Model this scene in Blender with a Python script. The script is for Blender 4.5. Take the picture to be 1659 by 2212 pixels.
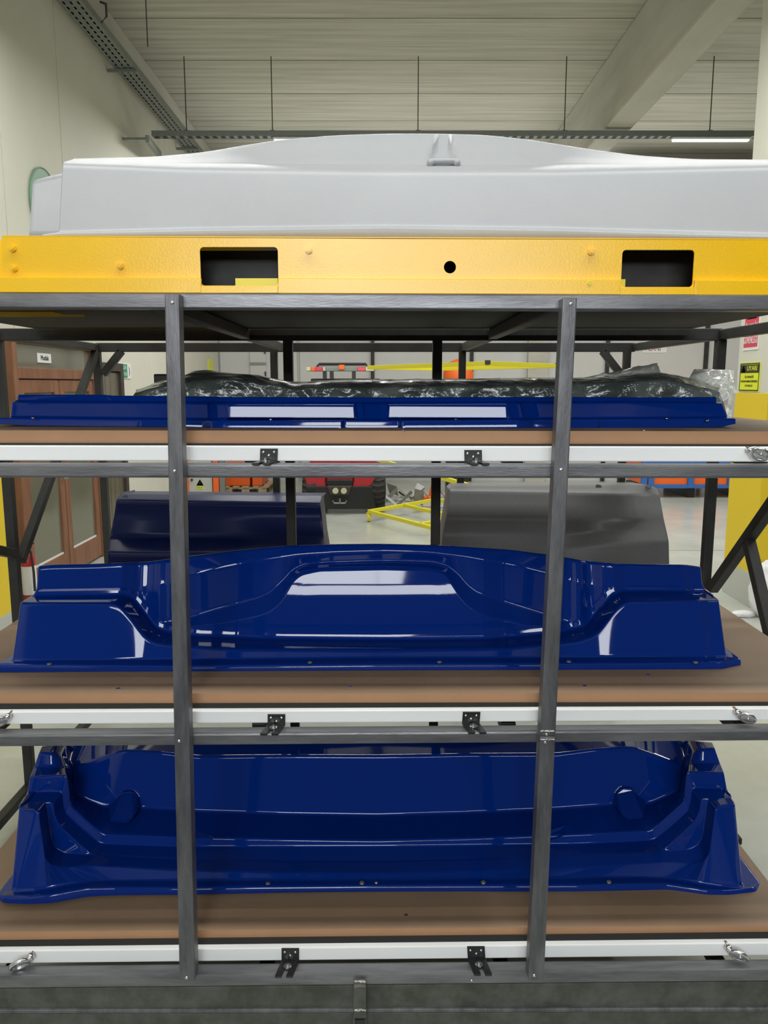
import bpy, bmesh, math, random
from mathutils import Vector, Matrix, noise
C = bpy.context.scene.collection
S = bpy.context.scene
for o in list(bpy.data.objects): bpy.data.objects.remove(o)
rnd = random.Random(7)

# ------------------------------------------------------------ camera
H = 1.95; F = 1725.0; PITCH = math.radians(9.09)
cp, sp = math.cos(PITCH), math.sin(PITCH)
cd = bpy.data.cameras.new('camera'); cam = bpy.data.objects.new('camera', cd); C.objects.link(cam)
cam.location = (0, 0, H); cam.rotation_euler = (math.pi/2-PITCH, 0, 0)
cd.sensor_fit = 'VERTICAL'; cd.sensor_height = 24; cd.lens = 24*F/2212; cd.clip_start = .05
S.camera = cam
# ------------------------------------------------------------ world, lamps, exposure
w = bpy.data.worlds.new('world'); S.world = w; w.use_nodes = True
w.node_tree.nodes['Background'].inputs[0].default_value = (.80, .86, .84, 1)
w.node_tree.nodes['Background'].inputs[1].default_value = .09
S.view_settings.view_transform = 'Standard'; S.view_settings.look = 'None'
S.view_settings.gamma = 1; S.view_settings.exposure = 0.3
S.view_settings.use_curve_mapping = False
def area(name, loc, target, sx, sy, power, col=(1, 1, .97)):
    l = bpy.data.lights.new(name, 'AREA'); l.shape = 'RECTANGLE'; l.size = sx; l.size_y = sy
    l.energy = power; l.color = col
    o = bpy.data.objects.new(name, l); C.objects.link(o); o.location = loc
    o.rotation_euler = (Vector(target)-Vector(loc)).to_track_quat('-Z', 'Y').to_euler()
    return o
area('daylight_window', (0, -5.5, 3.25), (0, 2, 2.6), 4.6, .8, 170, (.93, .97, 1))
area('daylight_window', (-.6, -5.5, 4.55), (0, 2, 2.6), 1.25, 1.3, 80, (.93, .97, 1))
area('row_lamp', (0, 1.45, 5.0), (0, 1.45, 0), 8, .25, 165)
area('row_lamp', (0, 6.2, 5.0), (0, 6.2, 0), 6.5, .25, 130)
area('row_lamp', (1, 11.2, 5.1), (1, 11.2, 0), 7, .25, 210)
area('row_lamp', (7, 8.5, 5.0), (7, 8.5, 0), .3, 9, 260)
area('ceiling_fill', (2, 14, 4.2), (2, 14, 9), 9, 3, 62)  # no real fixture here; added to brighten the ceiling


# ------------------------------------------------------------ pixel to place helpers
def ray(px, py):
    u = (px-829.5)/F; v = (1106-py)/F
    return Vector((u, cp+v*sp, -sp+v*cp))
def P(px, py, Y):
    r = ray(px, py); return Vector((r.x*Y/r.y, Y, H+r.z*Y/r.y))
def PZ(px, py, z):
    r = ray(px, py); t = (z-H)/r.z; return Vector((r.x*t, r.y*t, z))
def PX(px, py, X):
    r = ray(px, py); t = X/r.x; return Vector((X, r.y*t, H+r.z*t))
def Yz(py, z): return PZ(829.5, py, z).y

# ------------------------------------------------------------ object helpers
def props(o, label=None, cat=None, group=None, kind=None):
    if label: o['label'] = label
    if cat: o['category'] = cat
    if group: o['group'] = group
    if kind: o['kind'] = kind
    return o
def thing(name, loc, label, cat, group=None, kind=None):
    o = bpy.data.objects.new(name, None); C.objects.link(o); o.location = loc
    o.empty_display_size = .1
    return props(o, label, cat, group, kind)
def add(name, me, mat, parent=None, label=None, cat=None, group=None, kind=None, smooth=None):
    o = bpy.data.objects.new(name, me); C.objects.link(o)
    if mat: me.materials.append(mat) if not me.materials else None
    if parent:
        o.parent = parent
        o.location = -Vector(parent.location) if parent.type == 'EMPTY' else (0, 0, 0)   # meshes are written in world coordinates
    if smooth is not None:
        for p in me.polygons: p.use_smooth = smooth
    return props(o, label, cat, group, kind)
def from_bm(name, bm):
    me = bpy.data.meshes.new(name); bmesh.ops.recalc_face_normals(bm, faces=bm.faces); bm.to_mesh(me); bm.free(); return me
def hexa(v8, bev=0.0, seg=2, name='bar'):
    """v8: front quad (4) then back quad (4), same order"""
    bm = bmesh.new(); v = [bm.verts.new(p) for p in v8]
    for f in ((0, 1, 2, 3), (7, 6, 5, 4), (0, 4, 5, 1), (1, 5, 6, 2), (2, 6, 7, 3), (3, 7, 4, 0)):
        bm.faces.new([v[i] for i in f])
    if bev: bmesh.ops.bevel(bm, geom=bm.edges[:], offset=bev, segments=seg, affect='EDGES', profile=.6)
    return from_bm(name, bm)
def box(x0, x1, y0, y1, z0, z1, bev=0.0, seg=2, name='box'):
    return hexa([(x0, y0, z0), (x1, y0, z0), (x1, y0, z1), (x0, y0, z1), (x0, y1, z0), (x1, y1, z0), (x1, y1, z1), (x0, y1, z1)], bev, seg, name)
def bar(p, q, w=.04, h=.04, up=(0, 0, 1), bev=.004, name='bar'):
    p = Vector(p); q = Vector(q); d = (q-p).normalized(); up = Vector(up)
    s = d.cross(up).normalized(); u = s.cross(d).normalized()
    a, b = s*w/2, u*h/2
    return hexa([p-a-b, p+a-b, p+a+b, p-a+b, q-a-b, q+a-b, q+a+b, q-a+b], bev, 2, name)
def face_bar(yLt, yRt, yLb, yRb, Y, dep, xl=-60, xr=1720, bev=.004, Y2=None):
    """bar whose front face reads through picture rows at depth Y, with real depth dep"""
    Y2 = Y if Y2 is None else Y2
    ext = 210; kt = (yRt-yLt)/(xr-xl)*ext; kb = (yRb-yLb)/(xr-xl)*ext      # run on past both picture edges
    xl -= ext; xr += ext; yLt -= kt; yRt += kt; yLb -= kb; yRb += kb
    a, b, c, d = P(xl, yLb, Y), P(xr, yRb, Y2), P(xr, yRt, Y2), P(xl, yLt, Y)
    k = Vector((0, dep, 0))
    return hexa([a, b, c, d, a+k, b+k, c+k, d+k], bev)
def tube(path, r, seg=10, name='tube', closed=False, caps=True):
    path = [Vector(p) for p in path]; n = len(path); bm = bmesh.new(); rings = []
    rr = r if isinstance(r, (list, tuple)) else [r]*n
    for i, p in enumerate(path):
        if closed: d = path[(i+1) % n]-path[i-1]
        else: d = path[min(i+1, n-1)]-path[max(i-1, 0)]
        d.normalize(); a = Vector((0, 0, 1)) if abs(d.z) < .9 else Vector((1, 0, 0))
        s = d.cross(a).normalized(); u = s.cross(d)
        rings.append([bm.verts.new(p+(s*math.cos(2*math.pi*k/seg)+u*math.sin(2*math.pi*k/seg))*rr[i]) for k in range(seg)])
    for i in range(n if closed else n-1):
        A, B = rings[i], rings[(i+1) % n]
        for k in range(seg): bm.faces.new([A[k], A[(k+1) % seg], B[(k+1) % seg], B[k]])
    if not closed and caps: bm.faces.new(rings[0]); bm.faces.new(rings[-1])
    return from_bm(name, bm)
def disc(c, nrm, r, h, seg=20, bev=0, name='disc', r2=None, scale=None):
    bm = bmesh.new(); n = Vector(nrm).normalized()
    M = Matrix.Translation(Vector(c)+n*h/2) @ n.to_track_quat('Z', 'Y').to_matrix().to_4x4()
    bmesh.ops.create_cone(bm, cap_ends=True, segments=seg, radius1=r, radius2=r if r2 is None else r2, depth=h, matrix=M)
    if bev: bmesh.ops.bevel(bm, geom=[e for e in bm.edges if len(e.link_faces) == 2 and e.calc_face_angle(0) > 1], offset=bev, segments=2, affect='EDGES')
    return from_bm(name, bm)
def dome(c, nrm, r, flat=.5, name='dome'):
    bm = bmesh.new(); n = Vector(nrm).normalized()
    M = Matrix.Translation(Vector(c)) @ n.to_track_quat('Z', 'Y').to_matrix().to_4x4() @ Matrix.Diagonal((1, 1, flat, 1))
    bmesh.ops.create_uvsphere(bm, u_segments=12, v_segments=8, radius=r, matrix=M)
    return from_bm(name, bm)
def plate(outer, holes, Y, th, bev=0.0):
    """sheet in the X-Z plane with holes; polygons are (X, Z) lists"""
    cu = bpy.data.curves.new('plate', 'CURVE'); cu.dimensions = '2D'; cu.fill_mode = 'BOTH'; cu.extrude = th/2
    for poly in [outer]+holes:
        s = cu.splines.new('POLY'); s.points.add(len(poly)-1); s.use_cyclic_u = True
        for i, (x, z) in enumerate(poly): s.points[i].co = (x, z, 0, 1)
    o = bpy.data.objects.new('tmp', cu); C.objects.link(o)
    dg = bpy.context.evaluated_depsgraph_get(); me = bpy.data.meshes.new_from_object(o.evaluated_get(dg))
    bpy.data.objects.remove(o); bpy.data.curves.remove(cu)
    for v in me.vertices: v.co = (v.co.x, Y+th/2+v.co.z, v.co.y)
    bm = bmesh.new(); bm.from_mesh(me); bmesh.ops.remove_doubles(bm, verts=bm.verts, dist=1e-5)
    bpy.data.meshes.remove(me); return from_bm('plate', bm)
def rrect(x0, x1, z0, z1, r, n=5):
    pts = []
    for cx, cz, a0 in ((x1-r, z1-r, 0), (x0+r, z1-r, 90), (x0+r, z0+r, 180), (x1-r, z0+r, 270)):
        for i in range(n+1):
            a = math.radians(a0+90*i/n); pts.append((cx+r*math.cos(a), cz+r*math.sin(a)))
    return pts
def circ(cx, cz, r, n=24): return [(cx+r*math.cos(2*math.pi*i/n), cz+r*math.sin(2*math.pi*i/n)) for i in range(n)]
def text(s, size, mat, parent, origin, right, up, name='lettering', squash=1.0, ext=.0008, width=None):
    cu = bpy.data.curves.new('t', 'FONT'); cu.body = s; cu.size = size; cu.align_x = 'CENTER'; cu.align_y = 'CENTER'; cu.extrude = ext; cu.resolution_u = 3
    o = bpy.data.objects.new('tmp', cu); C.objects.link(o)
    dg = bpy.context.evaluated_depsgraph_get(); me = bpy.data.meshes.new_from_object(o.evaluated_get(dg))
    bpy.data.objects.remove(o); bpy.data.curves.remove(cu); me.materials.clear()
    r = Vector(right); u = Vector(up); n = r.cross(u); o0 = Vector(origin)
    wx = max(v.co.x for v in me.vertices)-min(v.co.x for v in me.vertices)
    k = width/wx if width else squash
    for v in me.vertices: v.co = o0+r*v.co.x*k+u*v.co.y+n*v.co.z
    return add(name, me, mat, parent)
def interp(pts, x, sm=True):
    if x <= pts[0][0]: return pts[0][1]
    for (a, ya), (b, yb) in zip(pts, pts[1:]):
        if x <= b: return ya+(yb-ya)*(x-a)/max(b-a, 1e-9)
    return pts[-1][1]
def smooth_interp(pts, x, w=5.0):
    s = 0
    for k, g in ((-1.5, .12), (-1, .14), (-.5, .16), (0, .16), (.5, .16), (1, .14), (1.5, .12)): s += g*interp(pts, x+k*w)
    return s
def round_profile(col, rads, n=3):
    out = [col[0]]; last_la = None
    for i in range(1, len(col)-1):
        a, b, c = col[i-1], col[i], col[i+1]; r = rads[i]
        la, lc = (a-b).length, (c-b).length
        da = min(r, la*.45)/max(la, 1e-9); dc = min(r, lc*.45)/max(lc, 1e-9)
        p0, p2 = b+(a-b)*da, b+(c-b)*dc
        ea = min(.5, (da*la+min(.006, la*.04+.0002))/max(la, 1e-9)); ec = min(.5, (dc*lc+min(.006, lc*.04+.0002))/max(lc, 1e-9))
        out.append(b+(a-b)*ea)
        for k in range(n+1):
            t = k/n; out.append(p0*(1-t)**2+b*2*t*(1-t)+p2*t*t)
        out.append(b+(c-b)*ec)
    out.append(col[-1]); return out
def skin(cols, thick=.006, name='shell', closed_ends=True, dens=None):
    """cols: list of equal-length point lists -> smooth sheet with thickness added behind"""
    bm = bmesh.new(); g = [[bm.verts.new(p) for p in c] for c in cols]
    for A, B in zip(g, g[1:]):
        for k in range(len(A)-1):
            try: bm.faces.new([A[k], B[k], B[k+1], A[k+1]])
            except ValueError: pass
    bm.normal_update()
    me = bpy.data.meshes.new(name); bm.to_mesh(me); bm.free()
    return me
def shell_obj(name, me, mat, parent, thick=.005, **kw):
    o = add(name, me, mat, parent, smooth=True, **kw)
    m = o.modifiers.new('thickness', 'SOLIDIFY'); m.thickness = thick; m.offset = -1
    wn_ = o.modifiers.new('weighted', 'WEIGHTED_NORMAL'); wn_.mode = 'FACE_AREA'; wn_.weight = 80; wn_.keep_sharp = False
    return o

# ------------------------------------------------------------ materials
def nt(name):
    m = bpy.data.materials.new(name); m.use_nodes = True; t = m.node_tree
    return m, t, t.nodes['Principled BSDF']
def mat(name, col, rough=.5, metal=0.0, var=.0, scale=8.0, bump=0.0, bscale=60.0, coat=0.0, stretch=(1, 1, 1), col2=None, spec=.5, alpha=1.0, trans=0.0, lo=.35, hi=.65, crough=.03):
    m, t, b = nt(name); b.inputs['Base Color'].default_value = (*col, 1)
    b.inputs['Roughness'].default_value = rough; b.inputs['Metallic'].default_value = metal
    b.inputs['Coat Weight'].default_value = coat; b.inputs['Coat Roughness'].default_value = crough
    b.inputs['Coat IOR'].default_value = 1.4
    b.inputs['Specular IOR Level'].default_value = spec; b.inputs['Alpha'].default_value = alpha
    b.inputs['Transmission Weight'].default_value = trans
    tc = t.nodes.new('ShaderNodeTexCoord'); mp = t.nodes.new('ShaderNodeMapping'); mp.inputs['Scale'].default_value = stretch
    t.links.new(tc.outputs['Object'], mp.inputs[0])
    if var or col2:
        n = t.nodes.new('ShaderNodeTexNoise'); n.inputs['Scale'].default_value = scale; n.inputs['Detail'].default_value = 6; n.inputs['Roughness'].default_value = .65
        t.links.new(mp.outputs[0], n.inputs['Vector'])
        r = t.nodes.new('ShaderNodeValToRGB'); r.color_ramp.elements[0].position = lo; r.color_ramp.elements[1].position = hi
        c2 = col2 or tuple(c*(1-var) for c in col); c1 = col if col2 else tuple(min(1, c*(1+var)) for c in col)
        r.color_ramp.elements[0].color = (*c2, 1); r.color_ramp.elements[1].color = (*c1, 1)
        t.links.new(n.outputs['Fac'], r.inputs[0]); t.links.new(r.outputs[0], b.inputs['Base Color'])
    if bump:
        n2 = t.nodes.new('ShaderNodeTexNoise'); n2.inputs['Scale'].default_value = bscale; n2.inputs['Detail'].default_value = 3
        t.links.new(mp.outputs[0], n2.inputs['Vector'])
        bp = t.nodes.new('ShaderNodeBump'); bp.inputs['Strength'].default_value = bump; bp.inputs['Distance'].default_value = .01
        t.links.new(n2.outputs['Fac'], bp.inputs['Height']); t.links.new(bp.outputs[0], b.inputs['Normal'])
    return m
M = {}
M['steel'] = mat('raw_steel', (.175, .175, .185), .42, .55, col2=(.085, .085, .092), scale=9, stretch=(3, 1, .5), bump=.06, bscale=90)
M['steel_h'] = mat('raw_steel_long', (.21, .21, .22), .36, .5, col2=(.115, .115, .122), scale=9, stretch=(.4, 3, 3), bump=.06, bscale=90)
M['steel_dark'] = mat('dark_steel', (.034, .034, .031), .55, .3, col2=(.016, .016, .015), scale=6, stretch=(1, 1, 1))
M['steel_rust'] = mat('mill_steel', (.11, .115, .10), .6, .3, col2=(.06, .06, .05), scale=14, bump=.15, bscale=30)
M['deck'] = mat('dark_deck_sheet', (.014, .013, .009), .7, col2=(.009, .009, .006), scale=3)
M['chrome'] = mat('zinc', (.75, .75, .76), .22, 1.0)
M['weld'] = mat('weld_bead', (.5, .47, .44), .35, .9, var=.3, scale=200, bump=.6, bscale=150)
M['blackpl'] = mat('black_paint', (.012, .012, .013), .35, 0)
M['rubber'] = mat('black_rubber', (.014, .013, .011), .75)
M['white'] = mat('white_rail_paint', (.85, .86, .86), .35)
M['blue'] = mat('blue_gelcoat', (.001, .024, .21), .5, coat=1.0, spec=.0, crough=.04)
M['shaded_blue'] = mat('shaded_blue_gelcoat', (.001, .006, .055), .5, coat=.35, spec=.1, crough=.25)  # same blue as the panels, with the shade worked into the colour
M['grey'] = mat('grey_primer', (.315, .325, .34), .42, var=.03, scale=3, bump=.03, bscale=250, spec=.5)
M['dgrey'] = mat('dark_grey_grp', (.10, .10, .105), .5, var=.06, scale=60)
M['yellow'] = mat('yellow_paint', (.86, .50, .004), .27, var=.03, scale=5, bump=.04, bscale=180)
M['ylw2'] = mat('yellow_floor_paint', (.72, .52, .015), .5)
M['lime'] = mat('yellow_tube_paint', (.68, .60, .02), .4)
def mdf_mat(name, col, col2):
    return mat(name, col, .6, 0, col2=col2, scale=5, bump=.05, bscale=300, lo=.3, hi=.7)
M['mdf'] = mdf_mat('mdf_face', (.30, .20, .125), (.26, .175, .11))
M['mdfe'] = mdf_mat('mdf_edge', (.46, .25, .13), (.41, .22, .115))
M['wall'] = mat('painted_wall', (.60, .59, .50), .7, var=.03, scale=1.2, bump=.03, bscale=40)
M['wallb'] = mat('back_wall_panel', (.55, .55, .53), .6, var=.03, scale=1)
M['conc'] = mat('ceiling_concrete', (.52, .51, .43), .85, col2=(.36, .355, .29), scale=1.6, stretch=(.25, 6, 1), bump=.1, bscale=6)
M['conc2'] = mat('beam_concrete', (.54, .53, .46), .85, col2=(.42, .41, .35), scale=1.2, stretch=(1, .3, 2), bump=.1, bscale=8)
M['floor'] = mat('epoxy_floor', (.46, .48, .43), .22, col2=(.38, .40, .35), scale=1.4, bump=.02, bscale=5, spec=.5)
M['added_floor'] = mat('added_dark_floor', (.05, .05, .05), .6)
M['wood'] = mat('brown_door_frame', (.25, .11, .055), .45, col2=(.17, .07, .035), scale=6, stretch=(2, 2, .4))
M['pane'] = mat('window_glass', (.16, .155, .11), .08, spec=.9)
M['pane2'] = mat('frosted_strip_glass', (.14, .12, .075), .2, spec=.7, col2=(.07, .06, .04), scale=14, stretch=(1, 3, .1))
M['dframe'] = mat('dark_door_frame', (.045, .035, .028), .5)
M['red'] = mat('red_paint', (.42, .012, .02), .35, coat=.5)
M['orange'] = mat('orange_paint', (.80, .13, .015), .45)
M['bluep'] = mat('blue_paint', (.03, .12, .38), .5)
M['tyre'] = mat('tyre_rubber', (.035, .034, .032), .8)
M['lens'] = mat('lamp_lens', (.55, .55, .35), .15, coat=1)
M['redl'] = mat('red_lens', (.6, .02, .05), .2, coat=1)
M['pallet'] = mat('pallet_wood', (.45, .34, .2), .7, var=.15, scale=9)
M['card'] = mat('scrap_board', (.42, .42, .38), .7, var=.15, scale=6)
M['cab'] = mat('cabinet_grey', (.45, .46, .42), .5)
M['signY'] = mat('sign_yellow', (.70, .75, .02), .4)
M['signG'] = mat('sign_green', (.01, .27, .13), .4)
M['signR'] = mat('sign_red', (.65, .05, .09), .4)
M['signW'] = mat('sign_white', (.75, .75, .74), .4)
M['ink'] = mat('sign_ink', (.02, .02, .018), .5)
M['inkr'] = mat('sign_ink_red', (.22, .03, .05), .5)
M['bag'] = mat('white_bag', (.72, .72, .72), .5)
M['galv'] = mat('galvanised', (.22, .24, .22), .45, .6)
M['gdisc'] = mat('green_disc', (.17, .30, .20), .5)
def wrap_mat():
    m, t, b = nt('bubble_wrap'); b.inputs['Roughness'].default_value = .22
    tc = t.nodes.new('ShaderNodeTexCoord')
    vo = t.nodes.new('ShaderNodeTexVoronoi'); vo.inputs['Scale'].default_value = 95
    n = t.nodes.new('ShaderNodeTexNoise'); n.inputs['Scale'].default_value = 9; n.inputs['Detail'].default_value = 5
    t.links.new(tc.outputs['Object'], vo.inputs['Vector']); t.links.new(tc.outputs['Object'], n.inputs['Vector'])
    r = t.nodes.new('ShaderNodeValToRGB'); r.color_ramp.elements[0].position = .45; r.color_ramp.elements[1].position = .75
    r.color_ramp.elements[0].color = (.065, .082, .075, 1); r.color_ramp.elements[1].color = (.19, .22, .20, 1)
    t.links.new(n.outputs['Fac'], r.inputs[0]); t.links.new(r.outputs[0], b.inputs['Base Color'])
    b1 = t.nodes.new('ShaderNodeBump'); b1.inputs['Strength'].default_value = .5; b1.inputs['Distance'].default_value = .003
    b1.invert = True
    t.links.new(vo.outputs['Distance'], b1.inputs['Height'])
    b2 = t.nodes.new('ShaderNodeBump'); b2.inputs['Strength'].default_value = .6; b2.inputs['Distance'].default_value = .03
    t.links.new(n.outputs['Fac'], b2.inputs['Height']); t.links.new(b1.outputs[0], b2.inputs['Normal'])
    t.links.new(b2.outputs[0], b.inputs['Normal']); b.inputs['Coat Weight'].default_value = .6; b.inputs['Coat Roughness'].default_value = .12
    return m
M['wrap'] = wrap_mat()
M['film'] = mat('clear_film', (.92, .93, .86), .3, spec=.8, bump=.6, bscale=24, coat=.6, trans=.0, crough=.12)
# ============================================================ SETTING
XL = -3.3; YB = 16.2; HC = 6.2
def struct(name, me, m, parent=None, smooth=None):
    return add(name, me, m, parent, kind=None if parent else 'structure', smooth=smooth)
fl = struct('floor', box(-3.6, 13, 1.3, 17, -.1, 0), M['floor'])
struct('floor', box(-3.6, 13, -7, 1.3, -.1, -.0), M['added_floor'])  # unseen dark stretch added behind the camera so the blue panels reflect darkness
for (a, b) in (((-3.3, 9.3), (13, 9.3)), ((-3.3, 5.1), (13, 5.1))):
    add('floor_joint', bar((a[0], a[1], .0005), (b[0], b[1], .0005), .006, .002, bev=0), M['dframe'], fl)
ce = struct('ceiling', box(-3.6, 13, -5.0, 17, HC+.22, HC+.34), M['conc'])
PW = 1.2355; y = 10.2-13*PW
pm = None
while y < 16.2:
    if pm is None:
        pm = box(-3.55, 13, 0, PW-.025, HC, HC+.22, .012)
    p = add('ceiling_plank', pm, M['conc'], ce); p.location = (0, y+.0125, 0); y += PW
wl = struct('wall_left', box(XL-.25, XL-.03, -5, 17, 0, HC+.2), M['wall'])
js = [-5, -1, 3.4, 7.3, 8.66, 12.4, 16.2]
for a, b in zip(js, js[1:]):
    add('wall_panel', box(XL-.03, XL, a+.006, b-.006, 0, HC, .004), M['wall'], wl)
struct('baseboard_left', box(XL, XL+.015, 9.7, 16.2, 0, .12), M['signW'])
wb = struct('wall_back', box(-3.6, 13, YB+.06, YB+.3, 0, HC+.2), M['wallb'])
xs = [P(px, 800, YB).x for px in (483, 645, 805, 1018, 1310, 1522)] + [9.5, 13]
xs = [-3.3]+xs[1:]
for a, b in zip(xs, xs[1:]):
    add('wall_panel', box(a+.03, b-.03, YB, YB+.06, 0, HC-.02, .004), M['wallb'], wb)
for x in xs[2:-1]:
    add('wall_post', box(x-.035, x+.035, YB-.07, YB, 0, HC-.02, .004), M['steel_dark'], wb)
# stained concrete pier on back wall and high dark band
a, b = P(1140, 800, YB-.1).x, P(1183, 800, YB-.1).x
struct('trim_1', box(a, b, YB-.12, YB, 0, HC), M['conc2'])
struct('trim_2', box(4.8, 9.0, YB-.10, YB-.01, HC-.42, HC-.05), M['steel_dark'])
# shutter in the back wall, far left
a, b = P(540, 790, YB-.03).x, P(575, 790, YB-.03).x
dd = struct('door_3', box(a, b, YB-.04, YB-.003, .02, 2.95, .01), M['wallb'])
add('door_rail', box(a, b, YB-.06, YB-.04, 2.33, 2.38), M['galv'], dd)
add('hinge', box(b-.03, b, YB-.07, YB-.04, 2.55, 2.75), M['dframe'], dd); add('hinge', box(b-.03, b, YB-.07, YB-.04, 2.05, 2.2), M['dframe'], dd)
# wall on the right, out of the way, and beam over the column
struct('wall_right', box(13, 13.2, -5, 17, 0, HC+.2), M['wall'])
be = struct('trim_3', box(2.94, 3.30, -4, 16.2, 5.31, HC, .03), M['conc2'])
# edge beam along the left wall top
struct('trim_4', box(XL, XL+.12, -5, 16.2, 5.92, HC, .01), M['conc2'])
# right column
cx0, cy0, cy1 = 3.235, 6.80, 7.42
col = struct('column_right', box(cx0, cx0+.6, cy0, cy1, 0, 5.31, .01), M['wall'])
add('yellow_band', box(cx0-.004, cx0+.604, cy0-.004, cy1+.004, .30, 1.875, .004), M['ylw2'], col)
add('grey_base_band', box(cx0-.006, cx0+.606, cy0-.006, cy1+.006, 0, .30, .004), M['cab'], col)
col['label'] = 'concrete column with yellow painted lower half'
cl2 = struct('column_left', box(XL, XL+.32, 5.6, 6.28, 0, 5.92, .01), M['wall'])
add('yellow_band', box(XL, XL+.324, 5.596, 6.284, .16, 1.55, .004), M['ylw2'], cl2)
add('grey_base_band', box(XL, XL+.326, 5.594, 6.286, 0, .16, .004), M['cab'], cl2)

# ---- left wall doors
d1 = struct('door_1', box(XL, XL+.02, 7.03, 9.05, .0, 2.40), M['wood'])
def fr(y0, y1, z0, z1, x=.07, par=None, m='wood', nm='frame_bar'): return add(nm, box(XL+.005, XL+x, y0, y1, z0, z1, .008), M[m], par)
fr(7.03, 7.12, 0, 2.40, .09, d1); fr(8.96, 9.05, 0, 2.40, .09, d1); fr(7.12, 8.96, 2.31, 2.40, .09, d1); fr(7.12, 8.96, 2.0, 2.10, .09, d1)
tp = add('transom_pane', box(XL+.03, XL+.04, 7.12, 8.96, 2.10, 2.31), M['pane'], d1)
for (a, b) in ((7.13, 8.02), (8.04, 8.95)):
    lf = add('door_leaf', box(XL+.02, XL+.045, a, b, .02, 1.99, .004), M['wood'], d1)
    for q in ((a, a+.11, .02, 1.99), (b-.11, b, .02, 1.99), (a+.11, b-.11, 1.87, 1.99), (a+.11, b-.11, .02, .26)):
        add('stile', box(XL+.04, XL+.075, q[0], q[1], q[2], q[3], .008), M['wood'], lf)
    add('pane', box(XL+.046, XL+.052, a+.11, b-.11, .26, 1.87), M['pane'], lf)
    add('glazing_bead', box(XL+.05, XL+.062, a+.11, b-.11, .26, .275), M['signW'], lf)
lf = add('handle', tube([(XL+.12, 8.0, 1.02), (XL+.12, 7.88, 1.02)], .012), M['galv'], d1)
d2 = struct('door_2', box(XL, XL+.03, 9.14, 10.0, 0, 2.2), M['dframe'])
for q in ((9.14, 9.24, 0, 2.2), (9.9, 10.0, 0, 2.2), (9.24, 9.9, 2.1, 2.2)):
    fr(*q, .09, d2, 'dframe')
for k in range(4):
    add('slat_panel', box(XL+.03, XL+.055, 9.25+k*.163, 9.25+k*.163+.155, .03, 2.09, .006), M['pane2'], d2)

# ---- cable trays
def perforated_tray(name, p, q, wdt, label):
    L = (Vector(q)-Vector(p)); n = L.length; d = L.normalized()
    t = thing(name, p, label, 'cable tray')
    s = Vector((0, 0, 1)).cross(d).normalized()
    P0 = Vector(p)
    add('tray_floor', bar(P0, Vector(q), wdt, .006, bev=0), M['galv'], t)
    for k in (-1, 1):
        add('side_rail', bar(P0+s*k*wdt/2+Vector((0, 0, .03)), Vector(q)+s*k*wdt/2+Vector((0, 0, .03)), .004, .07, bev=0), M['galv'], t)
    bm = bmesh.new()
    N = int(n/.11)
    for i in range(N):
        for k in (-.3, 0, .3):
            c = P0+d*(i+.5)*n/N+s*k*wdt+Vector((0, 0, -.0042))
            a, b = d*.03, s*.009
            v = [bm.verts.new(c+x) for x in (-a-b, a-b, a+b, -a+b)]; f = bm.faces.new(v)
    bmesh.ops.solidify(bm, geom=bm.faces[:], thickness=.002)
    add('slots', from_bm('slots', bm), M['ink'], t, kind='stuff')
    return t
tl = perforated_tray('cable_tray', (XL+.22, 1.0, 5.66), (XL+.22, 16.0, 5.66), .24, 'long galvanised cable tray running along the top of the left wall')
for yy in (3.2, 5.0, 7.2, 10.2, 13.4):
    add('bracket', box(XL+.01, XL+.36, yy, yy+.03, 5.62, 5.655), M['galv'], tl)
add('hook', tube([(XL+.36, 9.0, 5.66), (XL+.42, 9.0, 5.72), (XL+.42, 9.0, 5.84), (XL+.36, 9.0, 5.86)], .012), M['dframe'], tl)
YT = 11.3
tx = perforated_tray('cable_tray', (P(330, 293, YT).x, YT, P(830, 296, YT).z), (9, YT, P(830, 296, YT).z), .12, 'suspended cable tray crossing the hall above the grey panel')
zt = P(830, 296, YT).z
for px in (312, 402, 588, 903, 1220, 1535):
    x = P(px, 250, YT).x
    if px < 340: x = P(312, 250, YT-1.5).x
    if px < 340:
        add('hanger_rod', tube([(x+.1, YT-1.6, 5.7), (x+.1, YT-1.6, HC)], .006, 6), M['dframe'], tl); continue
    add('hanger_rod', tube([(x, YT, zt), (x, YT, HC)], .007, 6), M['dframe'], tx)
    add('clamp', box(x-.03, x+.03, YT-.03, YT+.03, zt+.03, zt+.08), M['dframe'], tx)
def emis(name, col, st):
    m, t, b = nt(name); b.inputs['Base Color'].default_value = (*col, 1)
    b.inputs['Emission Color'].default_value = (*col, 1); b.inputs['Emission Strength'].default_value = st; return m
M['tube'] = emis('lit_tube', (.95, 1, .97), 1.6)
def tube_lamp(x0, x1, label):
    t = thing('linear_lamp', ((x0+x1)/2, YT, zt-.03), label, 'lamp', 'linear lamps under the crossing tray')
    add('housing', box(x0, x1, YT-.04, YT+.04, zt-.035, zt-.006, .004), M['signW'], t)
    add('diffuser', box(x0+.02, x1-.02, YT-.03, YT+.03, zt-.055, zt-.035, .004), M['tube'], t)
tube_lamp(P(590, 300, YT).x, P(690, 300, YT).x, 'slim linear lamp under the tray left of the grey hump')
tube_lamp(P(1450, 300, YT).x, P(1620, 300, YT).x, 'long linear lamp under the tray beside the right column')
# distant duct seen under the tray on the right
du = thing('ventilation_duct', (5.5, 15.4, 5.6), 'pale round ventilation duct high against the back wall', 'duct')
add('pipe', tube([(4.2, 15.4, 5.62), (9.5, 15.4, 5.62)], .28, 20), M['wallb'], du, smooth=True)
add('collar', tube([(5.5, 15.4, 5.62), (5.6, 15.4, 5.62)], .295, 20), M['wallb'], du)
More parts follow.
